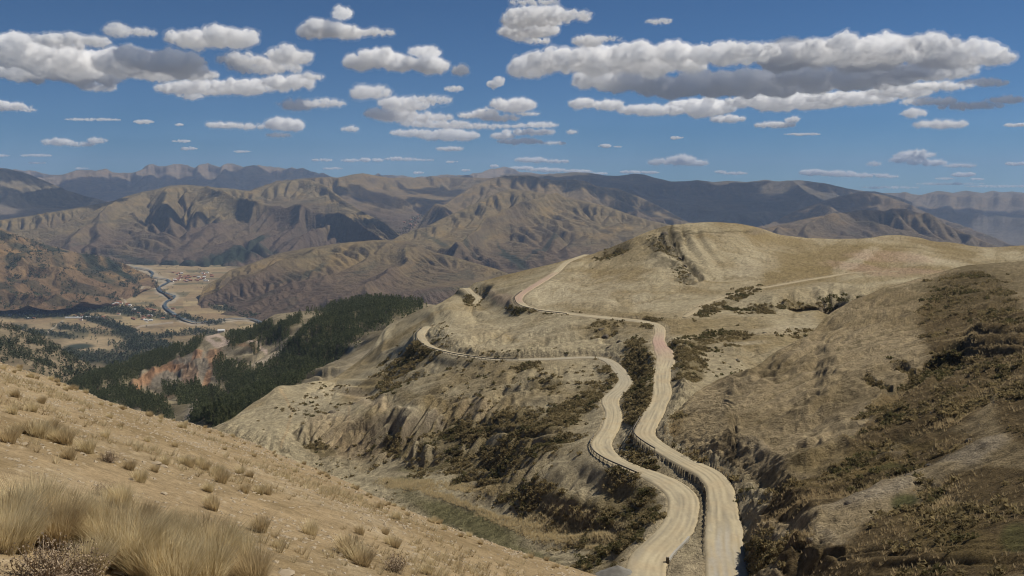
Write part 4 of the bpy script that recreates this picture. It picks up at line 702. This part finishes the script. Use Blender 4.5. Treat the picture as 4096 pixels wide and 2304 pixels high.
# clumps that line the far edge of the slope
ea=RNG.uniform(-50,2300,95); E_=np.array([on(AL,x,curve(A_TOP,x)+RNG.uniform(2,26)) for x in ea])
for i,p in enumerate(E_):
    place(mid,i%4,p,random.uniform(.3,.8)*(.9 if ea[i]<1000 else .6),random.uniform(0,6.28),'small dry tussock on the slope edge, '+(['above the left corner clump','left of the first trees','before the landslide','before the gully trees','where the pale spur begins','below the eroded bluff','before the scrub','at the meadow start','along the green meadow','before the meadow end','towards the road','near the road gravel'][int(min(11,ea[i]/192))]),'grass tussock','tussocks along the '+('left' if ea[i]<700 else 'middle' if ea[i]<1500 else 'right')+' far edge')
def merged_tufts(name,P,nb,h,w,mat,seed):
    rng=np.random.default_rng(seed); n=len(P); hh=(h*rng.uniform(.5,1.3,n))[:,None]*rng.uniform(.6,1.1,(n,nb)); a=rng.uniform(0,6.283,(n,nb)); r=rng.uniform(0,.25,(n,nb))*hh
    B=np.stack([r*np.cos(a),r*np.sin(a),0*a-.02],-1)+P[:,None]; T_=B+np.stack([np.cos(a)*hh*.45+.12*hh,np.sin(a)*hh*.45,hh],-1); s=np.stack([-np.sin(a+1),np.cos(a+1),0*a],-1)*w
    return tag(tri_mesh(name,np.stack([B-s,B+s,T_],2).reshape(-1,3,3),mat),kind='stuff')
h=RNG.uniform(0,1,len(TA)); merged_tufts('short_grass',TA[h<.6],26,.17,.004,M_GRASS,41); merged_tufts('brown_grass',TA[h>=.6],26,.16,.004,M_GRASS_DK,42)
# pale bunch grass round the green meadow and on the dark right hill
bm_=blobs([(1780,1990,120,12,18,1),(1900,2040,140,10,20,1),(2060,2110,160,22,18,1),(2250,2130,200,40,12,1),(1640,1940,120,24,0,.8),(1900,1960,140,18,10,.8),(2330,2060,150,20,10,.7)],ML.px,ML.py,fbS*.8)
merged_tufts('bunch_grass',near_first(ML,scatter(ML,bm_*(ML.E>.5),5200)),12,.75,.035,M_GRASS,43)
rm=RL.shr*sst(-.3,.3,fbm(RL.P[...,0]/8,RL.P[...,1]/12,3,331)); merged_tufts('hill_grass',near_first(RL,scatter(RL,rm*(RL.E>.5),9000)),12,.6,.03,M_GRASS_DK,44)
def make_twig(seed):
    rng=random.Random(seed); bm=bmesh.new(); T=[]
    for k in range(90):
        a=rng.uniform(0,6.28); el=rng.uniform(.25,1.4); L_=rng.uniform(.22,.42); p=Vector((rng.gauss(0,.05),rng.gauss(0,.05),0)); d=Vector((math.cos(a)*math.cos(el),math.sin(a)*math.cos(el),math.sin(el))); pts=[p]
        for j in range(4):
            d=(d+Vector((rng.gauss(0,.25),rng.gauss(0,.25),rng.gauss(.05,.2)))).normalized(); p=p+d*L_/4; pts.append(p)
            for _ in range(5): T.append(p+Vector((rng.gauss(0,.02),rng.gauss(0,.02),rng.gauss(0,.02))))
        tube(bm,pts,[.006,.005,.004,.003,.002],3)
    r=empty('twiggy_shrub'); bm_obj('branches',bm,M_TWIG,r)
    c=tri_mesh('leaves',leaf_tris(np.array([tuple(t) for t in T]),.014,np.random.default_rng(seed),.6),M_TWIG); c.parent=r; return r
tw=[make_twig(61),make_twig(62)]
for k,(a,b,s,l) in enumerate([(190,2330,1.25,'large grey brown twiggy shrub at the bottom left corner'),(335,2320,.95,'grey brown twiggy shrub right of the largest one'),(1575,2285,1.0,'dark round twiggy shrub alone on the lower right slope'),(440,1850,.8,'small twiggy shrub above the fan-shaped tussock'),(415,1985,.7,'small twiggy shrub against the left of the fan-shaped tussock')]):
    place(tw,k%2,on(AL,a,b),s*.68,k*1.3,l,'shrub','twiggy shrubs on the near slope')
def rock_bm(rng,flat=.5):
    bm=bmesh.new(); bmesh.ops.create_icosphere(bm,subdivisions=2,radius=1)
    pl=[(Vector((rng.gauss(0,1),rng.gauss(0,1),rng.gauss(0,1))).normalized(),rng.uniform(.5,.85)) for _ in range(9)]
    for v in bm.verts:
        for n,d in pl:
            e=v.co.dot(n)-d
            if e>0: v.co-=n*e
        v.co.z*=flat
    return bm
rr_=random.Random(5); stones=[bm_obj('stone',rock_bm(rr_,.45),M_STONE) for _ in range(4)]
STN=[(530,1919,.10,'square pale stone right of a tussock'),(590,2095,.09,'pink pale stone under the yellow upright tussock'),(570,2085,.08,'rounded stone left of the pink pale one'),(622,1855,.12,'flat pale slab on the upper middle slope'),(655,1870,.10,'thin slab right of the flat slab'),(650,1978,.07,'oval stone on bare soil right of the fan-shaped tussock'),(90,1780,.10,'flat stone under the upper left tussocks'),(240,1815,.09,'pale stone below the upper left tussock row'),(65,1766,.05,'small stone at the upper left tussocks'),(470,2295,.07,'pale stone at the bottom edge right of the twiggy shrub'),(1395,2183,.10,'stone above the paired tussocks'),(1140,2300,.12,'pink stone at the bottom edge of the slope'),(1650,2190,.08,'stone beside a small tussock low on the right'),(1530,1986,.10,'pale stone on the far edge by the green meadow'),(345,1725,.08,'pale stone high on the left slope'),(330,1750,.09,'large pale stone in the upper left rubble')]
for k,(a,b,s,l) in enumerate(STN): place(stones,k%4,on(AL,a,b),s,k*1.7,l,'stone','pale stones on the near slope')
# loose gravel
GP=scatter(AL,(sst(-.2,.4,fbm(AL.P[...,0]/2.5,AL.P[...,1]/2.5,3,341))+.15)*(AL.py<2420)*(AL.Y<60),7000); gs=RNG.uniform(.012,.05,len(GP))*(1+GP[:,1]/35)
oct_=np.array([(1,0,0),(-1,0,0),(0,1,0),(0,-1,0),(0,0,1),(0,0,-1)],float); of=np.array([(0,2,4),(2,1,4),(1,3,4),(3,0,4),(2,0,5),(1,2,5),(3,1,5),(0,3,5)])
V=oct_[None]*RNG.uniform(.5,1.2,(len(GP),6,1))*gs[:,None,None]; V[...,2]*=.45; ang=RNG.uniform(0,6.28,len(GP)); ca,sa=np.cos(ang)[:,None],np.sin(ang)[:,None]; x_=V[...,0]*ca-V[...,1]*sa; y_=V[...,0]*sa+V[...,1]*ca; V[...,0],V[...,1]=x_,y_
tag(mesh_np('gravel',(V+GP[:,None]).reshape(-1,3),(np.arange(len(GP))[:,None,None]*6+of[None]).reshape(-1,3),M_STONE,smooth=False),kind='stuff')

# ------------------------------------------------------------------ rock outcrops on the hills
M_ROCK=plain('grey_brown_rock',(.15,.125,.09),.95,0,.35,.9)
rocks=[bm_obj('boulder',rock_bm(rr_,.9),M_ROCK) for _ in range(4)]
for k,(a,b,s,l) in enumerate([(2658,935,4,'dark rock at the top of the domed hill outcrop'),(2672,965,3.2,'rock below the top of the domed hill outcrop'),(2690,990,2.6,'rock in the middle of the domed hill outcrop'),(2715,1030,2.4,'rock on the steep rib of the domed hill'),(2735,1065,2.2,'lower rock on the steep rib of the domed hill'),(2640,960,2.6,'rock left of the domed hill outcrop'),(2490,1020,1.8,'boulder on the left shoulder of the domed hill'),(2410,1318,2.2,'rock on top of the bluff between the two roads'),(2425,1345,2.4,'rock on the face of the bluff between the two roads'),(2440,1385,2.0,'rock at the foot of the bluff between the two roads'),(2480,1368,1.8,'rock right of the bluff between the two roads'),(1420,1612,2.2,'grey rock at the top of the eroded bluff'),(1330,1650,2.4,'grey rock on the left side of the eroded bluff'),(3060,1332,1.5,'rock mound on the flat beyond the right hill'),(2950,1440,1.6,'rock at the edge of the dark bank')]):
    place(rocks,k%4,on(ML,a,b)-np.array([0,0,s*.45]),s,k*2.1,l,'rock','rock outcrops on the hills')
for k,(a,b,s,l) in enumerate([(3560,1925,1.6,'rock on the pale ridge at the right, left end'),(3640,1900,1.9,'largest rock on the pale ridge at the right'),(3720,1860,1.4,'rock on the pale ridge at the right, upper part'),(3480,1985,1.5,'rock at the broken left end of the pale ridge'),(3400,2010,1.3,'low rock below the pale ridge'),(3060,2120,1.2,'rock at the top of the dark cut'),(3100,2140,1.0,'smaller rock beside the dark cut'),(3250,2150,1.2,'rock on the small pale mound above the dark cut'),(3880,1760,1.2,'rock beside the upper pale ridge'),(3050,1800,.9,'rock above the bank of the right road')]):
    place(rocks,k%4,on(RL,a,b)-np.array([0,0,s*.35]),s*.6,k*1.3,l,'rock','rocks on the right hill')
# grey gravel heap by the lower road
bm=bmesh.new(); bmesh.ops.create_icosphere(bm,subdivisions=5,radius=1)
for v in bm.verts:
    r_=math.hypot(v.co.x,v.co.y); v.co.z=max(-.2,(1-r_)*1.0)+.05*float(perlin(v.co.x*4,v.co.y*4,3)); v.co.x*=3.6; v.co.y*=2.6; v.co.z*=1.7
g=bm_obj('gravel_heap',bm,plain('grey_gravel',(.20,.19,.165),.95,0,.3,5),smooth=True); g.location=on(ML,2470,2300); tag(g,'grey heap of road gravel at the bottom edge left of the road','gravel heap')

# ------------------------------------------------------------------ guardrails and roadside wall
def rail_points(ri,p0,p1,side=-1,gap=.25):
    r=ROADS[ri]; a,b=project(r['q']+np.c_[r['n']*side*(r['w']+gap)[:,None],np.zeros(len(r['q']))]); i=np.argmin((a-p0[0])**2+(b-p0[1])**2); j=np.argmin((a-p1[0])**2+(b-p1[1])**2); i,j=min(i,j),max(i,j)
    q=r['q'][i:j+1].copy(); q[:,:2]+=r['n'][i:j+1]*side*(r['w'][i:j+1]+gap)[:,None]; return q,r['n'][i:j+1]*side
def guardrail(ri,p0,p1,label,step=2):
    q,nn=rail_points(ri,p0,p1); root=empty('guardrail',q[len(q)//2]); tag(root,label,'guardrail','steel guardrails along the roads'); c=Vector(q[len(q)//2])
    prof=[(0,.84),(.05,.76),(0,.68),(0,.62),(.05,.54),(0,.46),(-.03,.46),(-.03,.84)]
    V=np.array([[(q[i,0]+nn[i,0]*o,q[i,1]+nn[i,1]*o,q[i,2]+z) for o,z in prof] for i in range(len(q))]); V-=np.array(c)
    K=len(prof); F_=[]
    for i in range(len(q)-1):
        for k in range(K): F_.append((i*K+k,i*K+(k+1)%K,(i+1)*K+(k+1)%K,(i+1)*K+k))
    mesh_np('rail',V,F_,M_STEEL,parent=root,smooth=False)
    pm=None; n=0
    for i in range(0,len(q),step):
        if n>=98: break
        if pm is None:
            bm=bmesh.new(); bmesh.ops.create_cube(bm,size=1)
            for v in bm.verts: v.co=Vector((v.co.x*.14,v.co.y*.14,(v.co.z+.5)*1.5-.75))
            o=bm_obj('post',bm,M_STEEL,root); pm=o
        else: o=pm.copy(); COL.objects.link(o); o.parent=root
        o.location=Vector(q[i])+Vector((nn[i,0]*.12,nn[i,1]*.12,.05))-c; n+=1
guardrail(0,(2569,1680),(2623,1807),'guardrail on the outer side of the right road at its lower bend')
guardrail(1,(2390,1755),(2557,1899),'guardrail on the outer side of the left road where it curves above the shrubs')
guardrail(1,(1690,1318),(2074,1442),'long guardrail round the outside of the far left hairpin')
guardrail(0,(2090,1170),(2270,1256),'guardrail round the outside of the reddish upper bend')
q,nn=rail_points(1,(2745,2155),(2667,2245),side=1,gap=.1); root=empty('retaining_wall',q[len(q)//2]); c=q[len(q)//2]; tag(root,'low pale concrete wall on the right edge of the left road near the bottom','wall')
V=np.array([[(q[i,0]+nn[i,0]*o,q[i,1]+nn[i,1]*o,q[i,2]+z) for o,z in ((0,-.6),(0,.35),(.35,.35),(.35,-.6))] for i in range(len(q))])-c; F_=[(i*4+k,i*4+(k+1)%4,(i+1)*4+(k+1)%4,(i+1)*4+k) for i in range(len(q)-1) for k in range(4)]+[(0,1,2,3),(len(q)*4-4,len(q)*4-1,len(q)*4-2,len(q)*4-3)]
mesh_np('wall_body',V,F_,M_CONC,parent=root,smooth=False)
bm=bmesh.new(); bmesh.ops.create_cube(bm,size=1)
for v in bm.verts: v.co=Vector((v.co.x*.5,v.co.y*.5,(v.co.z+.5)*1.1-.3))+Vector(q[-1]-c)
bmesh.ops.bevel(bm,geom=bm.edges[:],offset=.04,segments=1,affect='EDGES'); bm_obj('end_block',bm,M_ROCK,root)

# ------------------------------------------------------------------ houses in the valley
def make_house(seed,wall,roof,w=14,d=8,h=4.5):
    r=empty('house'); bm=bmesh.new(); x,y=w/2,d/2
    vs=[bm.verts.new(p) for p in [(-x,-y,-1),(x,-y,-1),(x,y,-1),(-x,y,-1),(-x,-y,h),(x,-y,h),(x,y,h),(-x,y,h),(-x,0,h+2.2),(x,0,h+2.2)]]
    for f in [(0,1,5,4),(1,2,6,9,5),(2,3,7,6),(3,0,4,8,7)]: bm.faces.new([vs[i] for i in f])
    bm_obj('wall',bm,wall,r); bm=bmesh.new(); e=.6; o=.08
    a=[(-x-e,-y-e,h-.35),(x+e,-y-e,h-.35),(x+e,0,h+2.35),(-x-e,0,h+2.35),(-x-e,y+e,h-.35),(x+e,y+e,h-.35)]
    lo=[bm.verts.new(p) for p in a]; up=[bm.verts.new((p[0],p[1],p[2]+.25)) for p in a]
    for f in [(0,1,2,3),(3,2,5,4)]: bm.faces.new([up[i] for i in f]); bm.faces.new([lo[i] for i in f][::-1])
    for i,j in ((0,1),(1,2),(2,5),(5,4),(4,3),(3,0)): bm.faces.new((lo[i],lo[j],up[j],up[i]))
    bm_obj('roof',bm,roof,r)
    bm=bmesh.new()
    for k in (-.3,.3):
        v=[bm.verts.new(p) for p in [(w*k-.7,-y-.03,1),(w*k+.7,-y-.03,1),(w*k+.7,-y-.03,2.6),(w*k-.7,-y-.03,2.6)]]; bm.faces.new(v)
    bm_obj('window',bm,M_BARK,r); return r
hp=[make_house(1,M_WALLW,M_TILE),make_house(2,M_ADOBE,M_TILE),make_house(3,M_WALLW,M_TIN),make_house(4,M_ADOBE,M_TILE,18,9,5)]
def hset(L,spots,where,n0=0):
    for i,(a,b,s) in enumerate(spots): place(hp,(i*5+n0)%4,on(L,a,b),s,RNG.uniform(-.5,.5),('white' if ((i*5+n0)%4) in (0,2) else 'brown adobe')+' house '+where,'house','houses '+where)
rg=np.random.default_rng(77)
hset(VL,[(x,y,1.5) for x,y in np.c_[rg.uniform(688,850,46),rg.uniform(1092,1128,46)]],'in the far village beside the river')
hset(VL,[(x,y,1.3) for x,y in np.c_[rg.uniform(520,700,22),rg.uniform(1236,1285,22)]],'in the hamlet at the near end of the river')
hset(VL,[(x,y,1.2) for x,y in np.c_[rg.uniform(20,480,16),rg.uniform(1244,1282,16)]],'among the tree belts on the left valley floor')
hset(VL,[(x,y,1.3) for x,y in np.c_[rg.uniform(440,520,8),rg.uniform(1212,1226,8)]],'along the foot of the left field hill')
hset(VS,[(x,y,2.0) for x,y in np.c_[rg.normal(1665,30,26),rg.normal(900,13,26)]],'in the mountain village between the ridges')
hset(FL,[(885,1325,1.0)],'with a pale roof on the ridge above the landslide',2)
for a,b,wd,l in [(300,1273,105,'longest white building on the left valley floor'),(345,1271,40,'shorter white building right of the longest one'),(470,1214,30,'white shed at the foot of the left field hill'),(600,1262,26,'white shed in the hamlet by the river')]:
    o=make_house(9,M_WALLW,M_TIN,wd,13,4.5); o.name='long_building'; o.location=on(VL,a,b); tag(o,l,'building')

# ------------------------------------------------------------------ clouds: real volumes high above the haze
m=bpy.data.materials.new('cloud_vapour'); m.use_nodes=True; nt=m.node_tree; nt.nodes.remove(nt.nodes['Principled BSDF'])
v=nt.nodes.new('ShaderNodeVolumePrincipled'); v.inputs['Color'].default_value=(.998,.998,.999,1); v.inputs['Anisotropy'].default_value=.0
tc=nt.nodes.new('ShaderNodeTexCoord'); at=nt.nodes.new('ShaderNodeAttribute'); at.attribute_type='OBJECT'; at.attribute_name='dens'
nz=nt.nodes.new('ShaderNodeTexNoise'); nz.inputs['Scale'].default_value=1/16.; nz.inputs['Detail'].default_value=6; nz.inputs['Roughness'].default_value=.62
mr=nt.nodes.new('ShaderNodeMapRange'); mr.inputs[1].default_value=.40; mr.inputs[2].default_value=.60; mr.inputs[3].default_value=0; mr.inputs[4].default_value=1
mu=nt.nodes.new('ShaderNodeMath'); mu.operation='MULTIPLY'
nt.links.new(tc.outputs['Object'],nz.inputs['Vector']); nt.links.new(nz.outputs[0],mr.inputs[0]); nt.links.new(mr.outputs[0],mu.inputs[0]); nt.links.new(at.outputs['Fac'],mu.inputs[1]); nt.links.new(mu.outputs[0],v.inputs['Density'])
nt.links.new(v.outputs[0],nt.nodes['Material Output'].inputs['Volume']); M_CLOUD=m
ctex=bpy.data.textures.new('cloud_billows','CLOUDS'); ctex.noise_scale=26; ctex.noise_depth=3
ctex2=bpy.data.textures.new('cloud_puffs','CLOUDS'); ctex2.noise_scale=7; ctex2.noise_depth=3
BASE=1750.
def cloud(ell,label,dens=1.0,Y=None,depth=1.0,puff=1.0,zb=None):
    """ell: (px,py,rx,ry) of each lobe; the cloud's base fixes how far off it is"""
    ell=np.array(ell,float); ell[:,3]*=(1.45 if len(ell)>15 else 1.25 if len(ell)>3 else 1.3); dens*=float(np.clip(26/ell[:,3].mean(),1,3.2)); yb=(zb or BASE)/np.maximum((HZ-(ell[:,1]+ell[:,3]*.8))/F,.012)
    if Y is None: Y=float(yb.mean()); YL=np.clip(yb,Y*.72,Y*1.5) if len(ell)>6 else yb*0+Y
    else: YL=yb*0+Y
    s=Y/F; cx=ell[:,0].mean(); cy=ell[:,1].mean(); c0=to3(cx,cy,Y)
    rng=random.Random(int(cx*7+cy)); bm=bmesh.new()
    for (x,y,rx,ry),yl in zip(ell,YL):
        n=int(8+9*rx/max(ry,1)); base=y+ry*.75; k_=yl/Y
        for k in range(n):
            t=rng.uniform(-1,1); hgt=math.sqrt(max(0,1-t*t)); r=ry*rng.uniform(.4,.9)*(.45+.55*hgt)
            px=x+t*(rx-r*.6); py=y+rng.uniform(-1,1)*max(0,ry*hgt-r); py=min(py,base-r*.6); dy=rng.uniform(-1,1)*min(rx,ry*2.2)*depth*.8
            P=(to3(px,py,yl)-c0)/s; q=bmesh.ops.create_icosphere(bm,subdivisions=1,radius=r*k_)
            for vv in q['verts']: vv.co=Vector((vv.co.x*1.25+P[0],vv.co.y*1.25+dy+P[1],vv.co.z*.85+P[2]))
    o=bm_obj('cloud',bm,M_CLOUD); o.location=c0; o.scale=(s,s,s); o['dens']=float(.15*dens/s)
    size=float(ell[:,2].max()); r=o.modifiers.new('merge','REMESH'); r.mode='VOXEL'; r.voxel_size=max(1.6,min(4.0,float(ell[:,3].min())/5)); 
    for tx,st in ((ctex,20*puff*min(1,ell[:,3].mean()/32)),(ctex2,13*puff*min(1,ell[:,3].mean()/16))):
        d=o.modifiers.new('billow','DISPLACE'); d.texture=tx; d.strength=st; d.mid_level=.5; d.texture_coords='LOCAL'
    tag(o,label,'cloud','white cumulus clouds')
    if size>40:
        w=o.copy(); COL.objects.link(w); w.name='wisps'; w.parent=o; w.matrix_parent_inverse.identity(); w.location=(0,0,0); w.scale=(1,1,1)
        for kk in ('label','category','group'): del w[kk]
        for md in w.modifiers:
            if md.type=='DISPLACE': md.mid_level=.30; md.strength*=1.25
        w['dens']=float(.012*dens/s)
    return o
CL=[
([(60,200,150,60),(200,240,190,70),(330,290,150,50),(390,345,70,22),(100,290,110,40),(260,165,110,28),(380,165,50,20),(520,250,170,60),(690,255,150,50),(770,160,80,45),(890,150,75,42),(970,150,60,40),(700,300,180,25)],'largest cloud at the upper left, grey beneath',1),
([(465,120,50,30),(570,130,55,18)],'thin wispy cloud above the large left cloud',.35),
([(970,240,90,26),(1160,225,90,34),(1060,265,150,28),(720,355,100,24),(830,350,110,32),(1000,350,150,32),(1150,330,110,30),(1240,305,50,14),(760,385,50,14)],'layered cloud right of the large left cloud',.9),
([(1230,130,40,24),(1290,115,70,38),(1370,55,38,26),(1350,125,90,30),(1480,130,100,14)],'cloud with a raised tower near the top left of centre',.9),
([(1440,250,75,32),(1520,230,80,40),(1600,255,80,34),(1700,210,60,26),(1720,262,75,34),(1840,280,30,24)],'broad cloud at upper centre left',.9),
([(1190,420,75,24),(1290,412,90,18),(1450,370,60,30),(1510,370,50,28),(1620,415,100,32),(1560,455,110,24),(1740,400,70,16),(1650,470,160,22),(1740,495,140,16),(1900,505,190,12),(1650,532,90,16),(1790,540,130,28),(1400,515,36,12)],'long ragged cloud group in the middle of the sky',.75),
([(1800,595,55,9)],'small flat cloud under the middle cloud group',.8),
([(890,500,70,14),(990,505,100,12),(1120,497,50,28),(1170,500,45,26),(1110,540,50,9)],'low stretched cloud left of centre with a bright right end',.9),
([(1880,462,50,12),(1940,450,55,18),(2050,420,90,30),(2000,472,80,14),(2110,455,50,7)],'tilted cloud right of the middle cloud group',.85),
([(2150,500,85,12),(2120,527,110,15),(2010,545,50,14),(2080,566,90,13),(2210,572,60,6),(2290,528,22,8)],'flat streaky cloud below the tilted cloud',.75),
([(2140,8,100,10),(2060,75,55,34),(2160,62,100,44),(2290,65,75,22),(2120,120,110,40),(2030,125,40,16),(2150,165,50,12)],'tall bright cloud at the top edge right of centre',.9),
([(2350,165,60,26),(2430,155,60,9)],'ragged scrap of cloud beside the tall bright cloud',.5),
([(2635,85,55,11)],'faint thin cloud high right of centre',.3),
([(1980,335,33,20),(1995,320,20,20)],'little cloud left of the great right cloud',.6),
([(1815,355,40,14)],'faint little cloud in the middle of the sky',.4),
([(2130,270,90,42),(2230,240,110,42),(2400,240,130,50),(2590,235,160,55),(2800,225,150,50),(3000,210,110,34),(3150,225,150,55),(3320,200,150,45),(3480,220,180,55),(3660,190,140,45),(3820,225,140,46),(3980,235,90,22),(2480,320,190,40),(2780,340,250,45),(3080,330,300,48),(3400,305,300,48),(3700,285,190,36),(2330,415,50,20),(2430,420,60,20),(2600,440,130,20),(2800,430,140,36),(2910,475,70,14),(3150,405,240,34),(3400,395,180,26),(3600,365,130,26),(3760,345,120,16)],'huge white cloud filling the upper right, dark grey beneath',1.2),
([(3940,330,100,18),(3720,405,110,18),(3890,425,120,18),(4020,400,80,16)],'torn lower fringe right of the huge cloud',.6),
([(3660,452,45,20),(3760,498,100,18)],'small tilted cloud below the right end of the huge cloud',.7),
([(3100,500,80,12),(3170,480,30,12)],'small cloud under the middle of the huge cloud',.8),
([(3210,537,75,5)],'thin flat streak cloud under the huge cloud',.6),([(4065,500,50,7)],'small low cloud at the right edge',.7),
([(2635,648,50,12),(2720,640,60,20),(2785,652,50,12)],'bright domed cloud over the dark mountain',1),
([(2100,640,40,9),(2150,640,40,11),(2230,645,45,7)],'small paired cloud over the brown ridge',.9),
([(2090,672,50,8),(2180,680,80,9),(2310,685,60,8),(2390,694,40,5)],'low white cloud bank just above the central horizon',.9),
([(2530,688,55,6),(2600,690,40,5)],'small cloud touching the skyline right of centre',.8),
([(2880,687,25,6),(2940,693,50,6)],'tiny flat cloud above the dark mountain crest',.7),
([(3250,690,55,13),(3350,694,80,13),(3470,701,90,9),(3550,706,45,5)],'long white cloud low over the right skyline',1),
([(3495,656,28,8),(3600,640,40,12),(3660,622,62,22),(3710,650,80,14),(3840,662,70,7)],'domed cloud with flat wings at the lower right sky',1),
([(3850,698,38,12),(3910,716,28,5),(3780,714,38,5)],'little cloud under the winged domed cloud',.8),
([(4065,655,48,7)],'small cloud at the right edge above the range',.8),
([(30,425,80,18),(110,440,40,5)],'flat bottomed cloud at the left edge',.8),
([(370,478,110,6)],'thin grey streak cloud at left',.35),([(575,487,36,10)],'small cloud right of the thin grey streak',.6),([(717,498,18,6)],'tiny round cloud below the layered cloud',.6),
([(230,568,60,14),(320,577,60,8),(385,562,35,13)],'long low cloud on the left',.7),
([(730,565,38,7),(755,595,30,8)],'pair of tiny low clouds left of centre',.6),
([(970,606,34,5)],'tiny bright cloud over the jagged ridge',.8),([(145,622,65,6),(150,652,32,4)],'faint low streaks above the left mountains',.5),([(325,673,28,4)],'tiny cloud on the left skyline',.7),([(15,622,20,6)],'scrap of cloud at the left edge',.6),
([(1290,640,45,6),(1330,674,42,5)],'low cloud above the left end of the long ridge',.7),
([(1400,642,35,7),(1460,640,25,8),(1510,640,22,7),(1600,636,65,8),(1690,640,45,4)],'row of low cloudlets joined in a line at centre left',.75),
([(1810,647,28,5)],'small single cloud above the central skyline',.7),([(1675,691,23,6)],'small cloud on the skyline left of the peak',.7),([(1865,681,20,5)],'cloudlet just left of the distant peak',.7),([(1980,664,20,7)],'cloudlet touching the distant peak',.7),
([(2420,583,26,8),(2470,587,18,4)],'two small puffs in the clear sky right of centre',.7),([(2705,551,26,7)],'small puff in the clear sky under the huge cloud',.7),
([(3560,750,120,6),(3800,735,140,6),(4000,745,140,6)],'pale thin cloud veil on the right horizon',.25),
]
for e,l,d in CL: cloud(e,l,d)

# unseen clouds added above the frame to cast shadows on the far slopes
def shadow_cloud(spots):
    bm=bmesh.new(); rng=random.Random(9)
    for px,py,Yd,z,rx,ry in spots:
        g=Vector(to3(px,py,Yd)); hz=max(z,.262*Yd+600); t=(hz-g.z)/SUNV.z; c=g+SUNV*t
        for k in range(9):
            a=rng.uniform(0,6.28); q=math.sqrt(rng.uniform(0,1))*.8; r_=rng.uniform(.32,.6)
            o=bmesh.ops.create_icosphere(bm,subdivisions=3,radius=1)
            for v in o['verts']:
                n=v.co.copy(); f=1+.5*float(perlin(n.x*2+k,n.y*2+n.z,5)); v.co=Vector((c.x+math.cos(a)*q*rx+n.x*rx*r_*f,c.y+math.sin(a)*q*ry+n.y*ry*r_*f,c.z+n.z*min(rx,ry)*.22*f))
    o=bm_obj('added_shadow_clouds',bm,M_CLOUD); r=o.modifiers.new('merge','REMESH'); r.mode='VOXEL'; r.voxel_size=90; o['dens']=.02; tag(o,kind='stuff')
shadow_cloud([(1475,800,13300,0,420,750),(1560,815,13000,0,330,700),(1360,825,10400,0,170,260),(1760,745,16200,0,900,900),
 (2350,760,16000,0,1500,2200),(2650,800,15500,0,1500,2500),(2950,800,15500,0,1500,2600),(3150,880,13500,0,700,1200),(2500,730,18000,0,1500,1500),
 (700,720,22000,0,2600,2500),(560,730,21000,0,1500,2200),(60,700,15300,0,1300,900),(250,790,12800,0,1100,1300),(1080,690,23500,0,1800,1500),
 (3750,880,17000,0,1500,2500),(4000,850,18000,0,1500,2000),(3480,865,9700,0,500,500)])
# ---- haze
def haze():
    bm=bmesh.new(); bmesh.ops.create_cube(bm,size=1)
    for v in bm.verts: v.co=Vector((v.co.x*90000,(v.co.y+.5)*48000-9000,(v.co.z*2350)-25))
    me=bpy.data.meshes.new('haze'); bm.to_mesh(me); o=bpy.data.objects.new('haze',me); COL.objects.link(o); tag(o,kind='stuff')
    m=bpy.data.materials.new('haze'); m.use_nodes=True; nt=m.node_tree; nt.nodes.remove(nt.nodes['Principled BSDF'])
    v=nt.nodes.new('ShaderNodeVolumePrincipled'); v.inputs['Density'].default_value=2.5e-5; v.inputs['Color'].default_value=(.48,.66,.98,1); v.inputs['Anisotropy'].default_value=.0
    nt.links.new(v.outputs[0],nt.nodes['Material Output'].inputs['Volume']); me.materials.append(m)
haze()
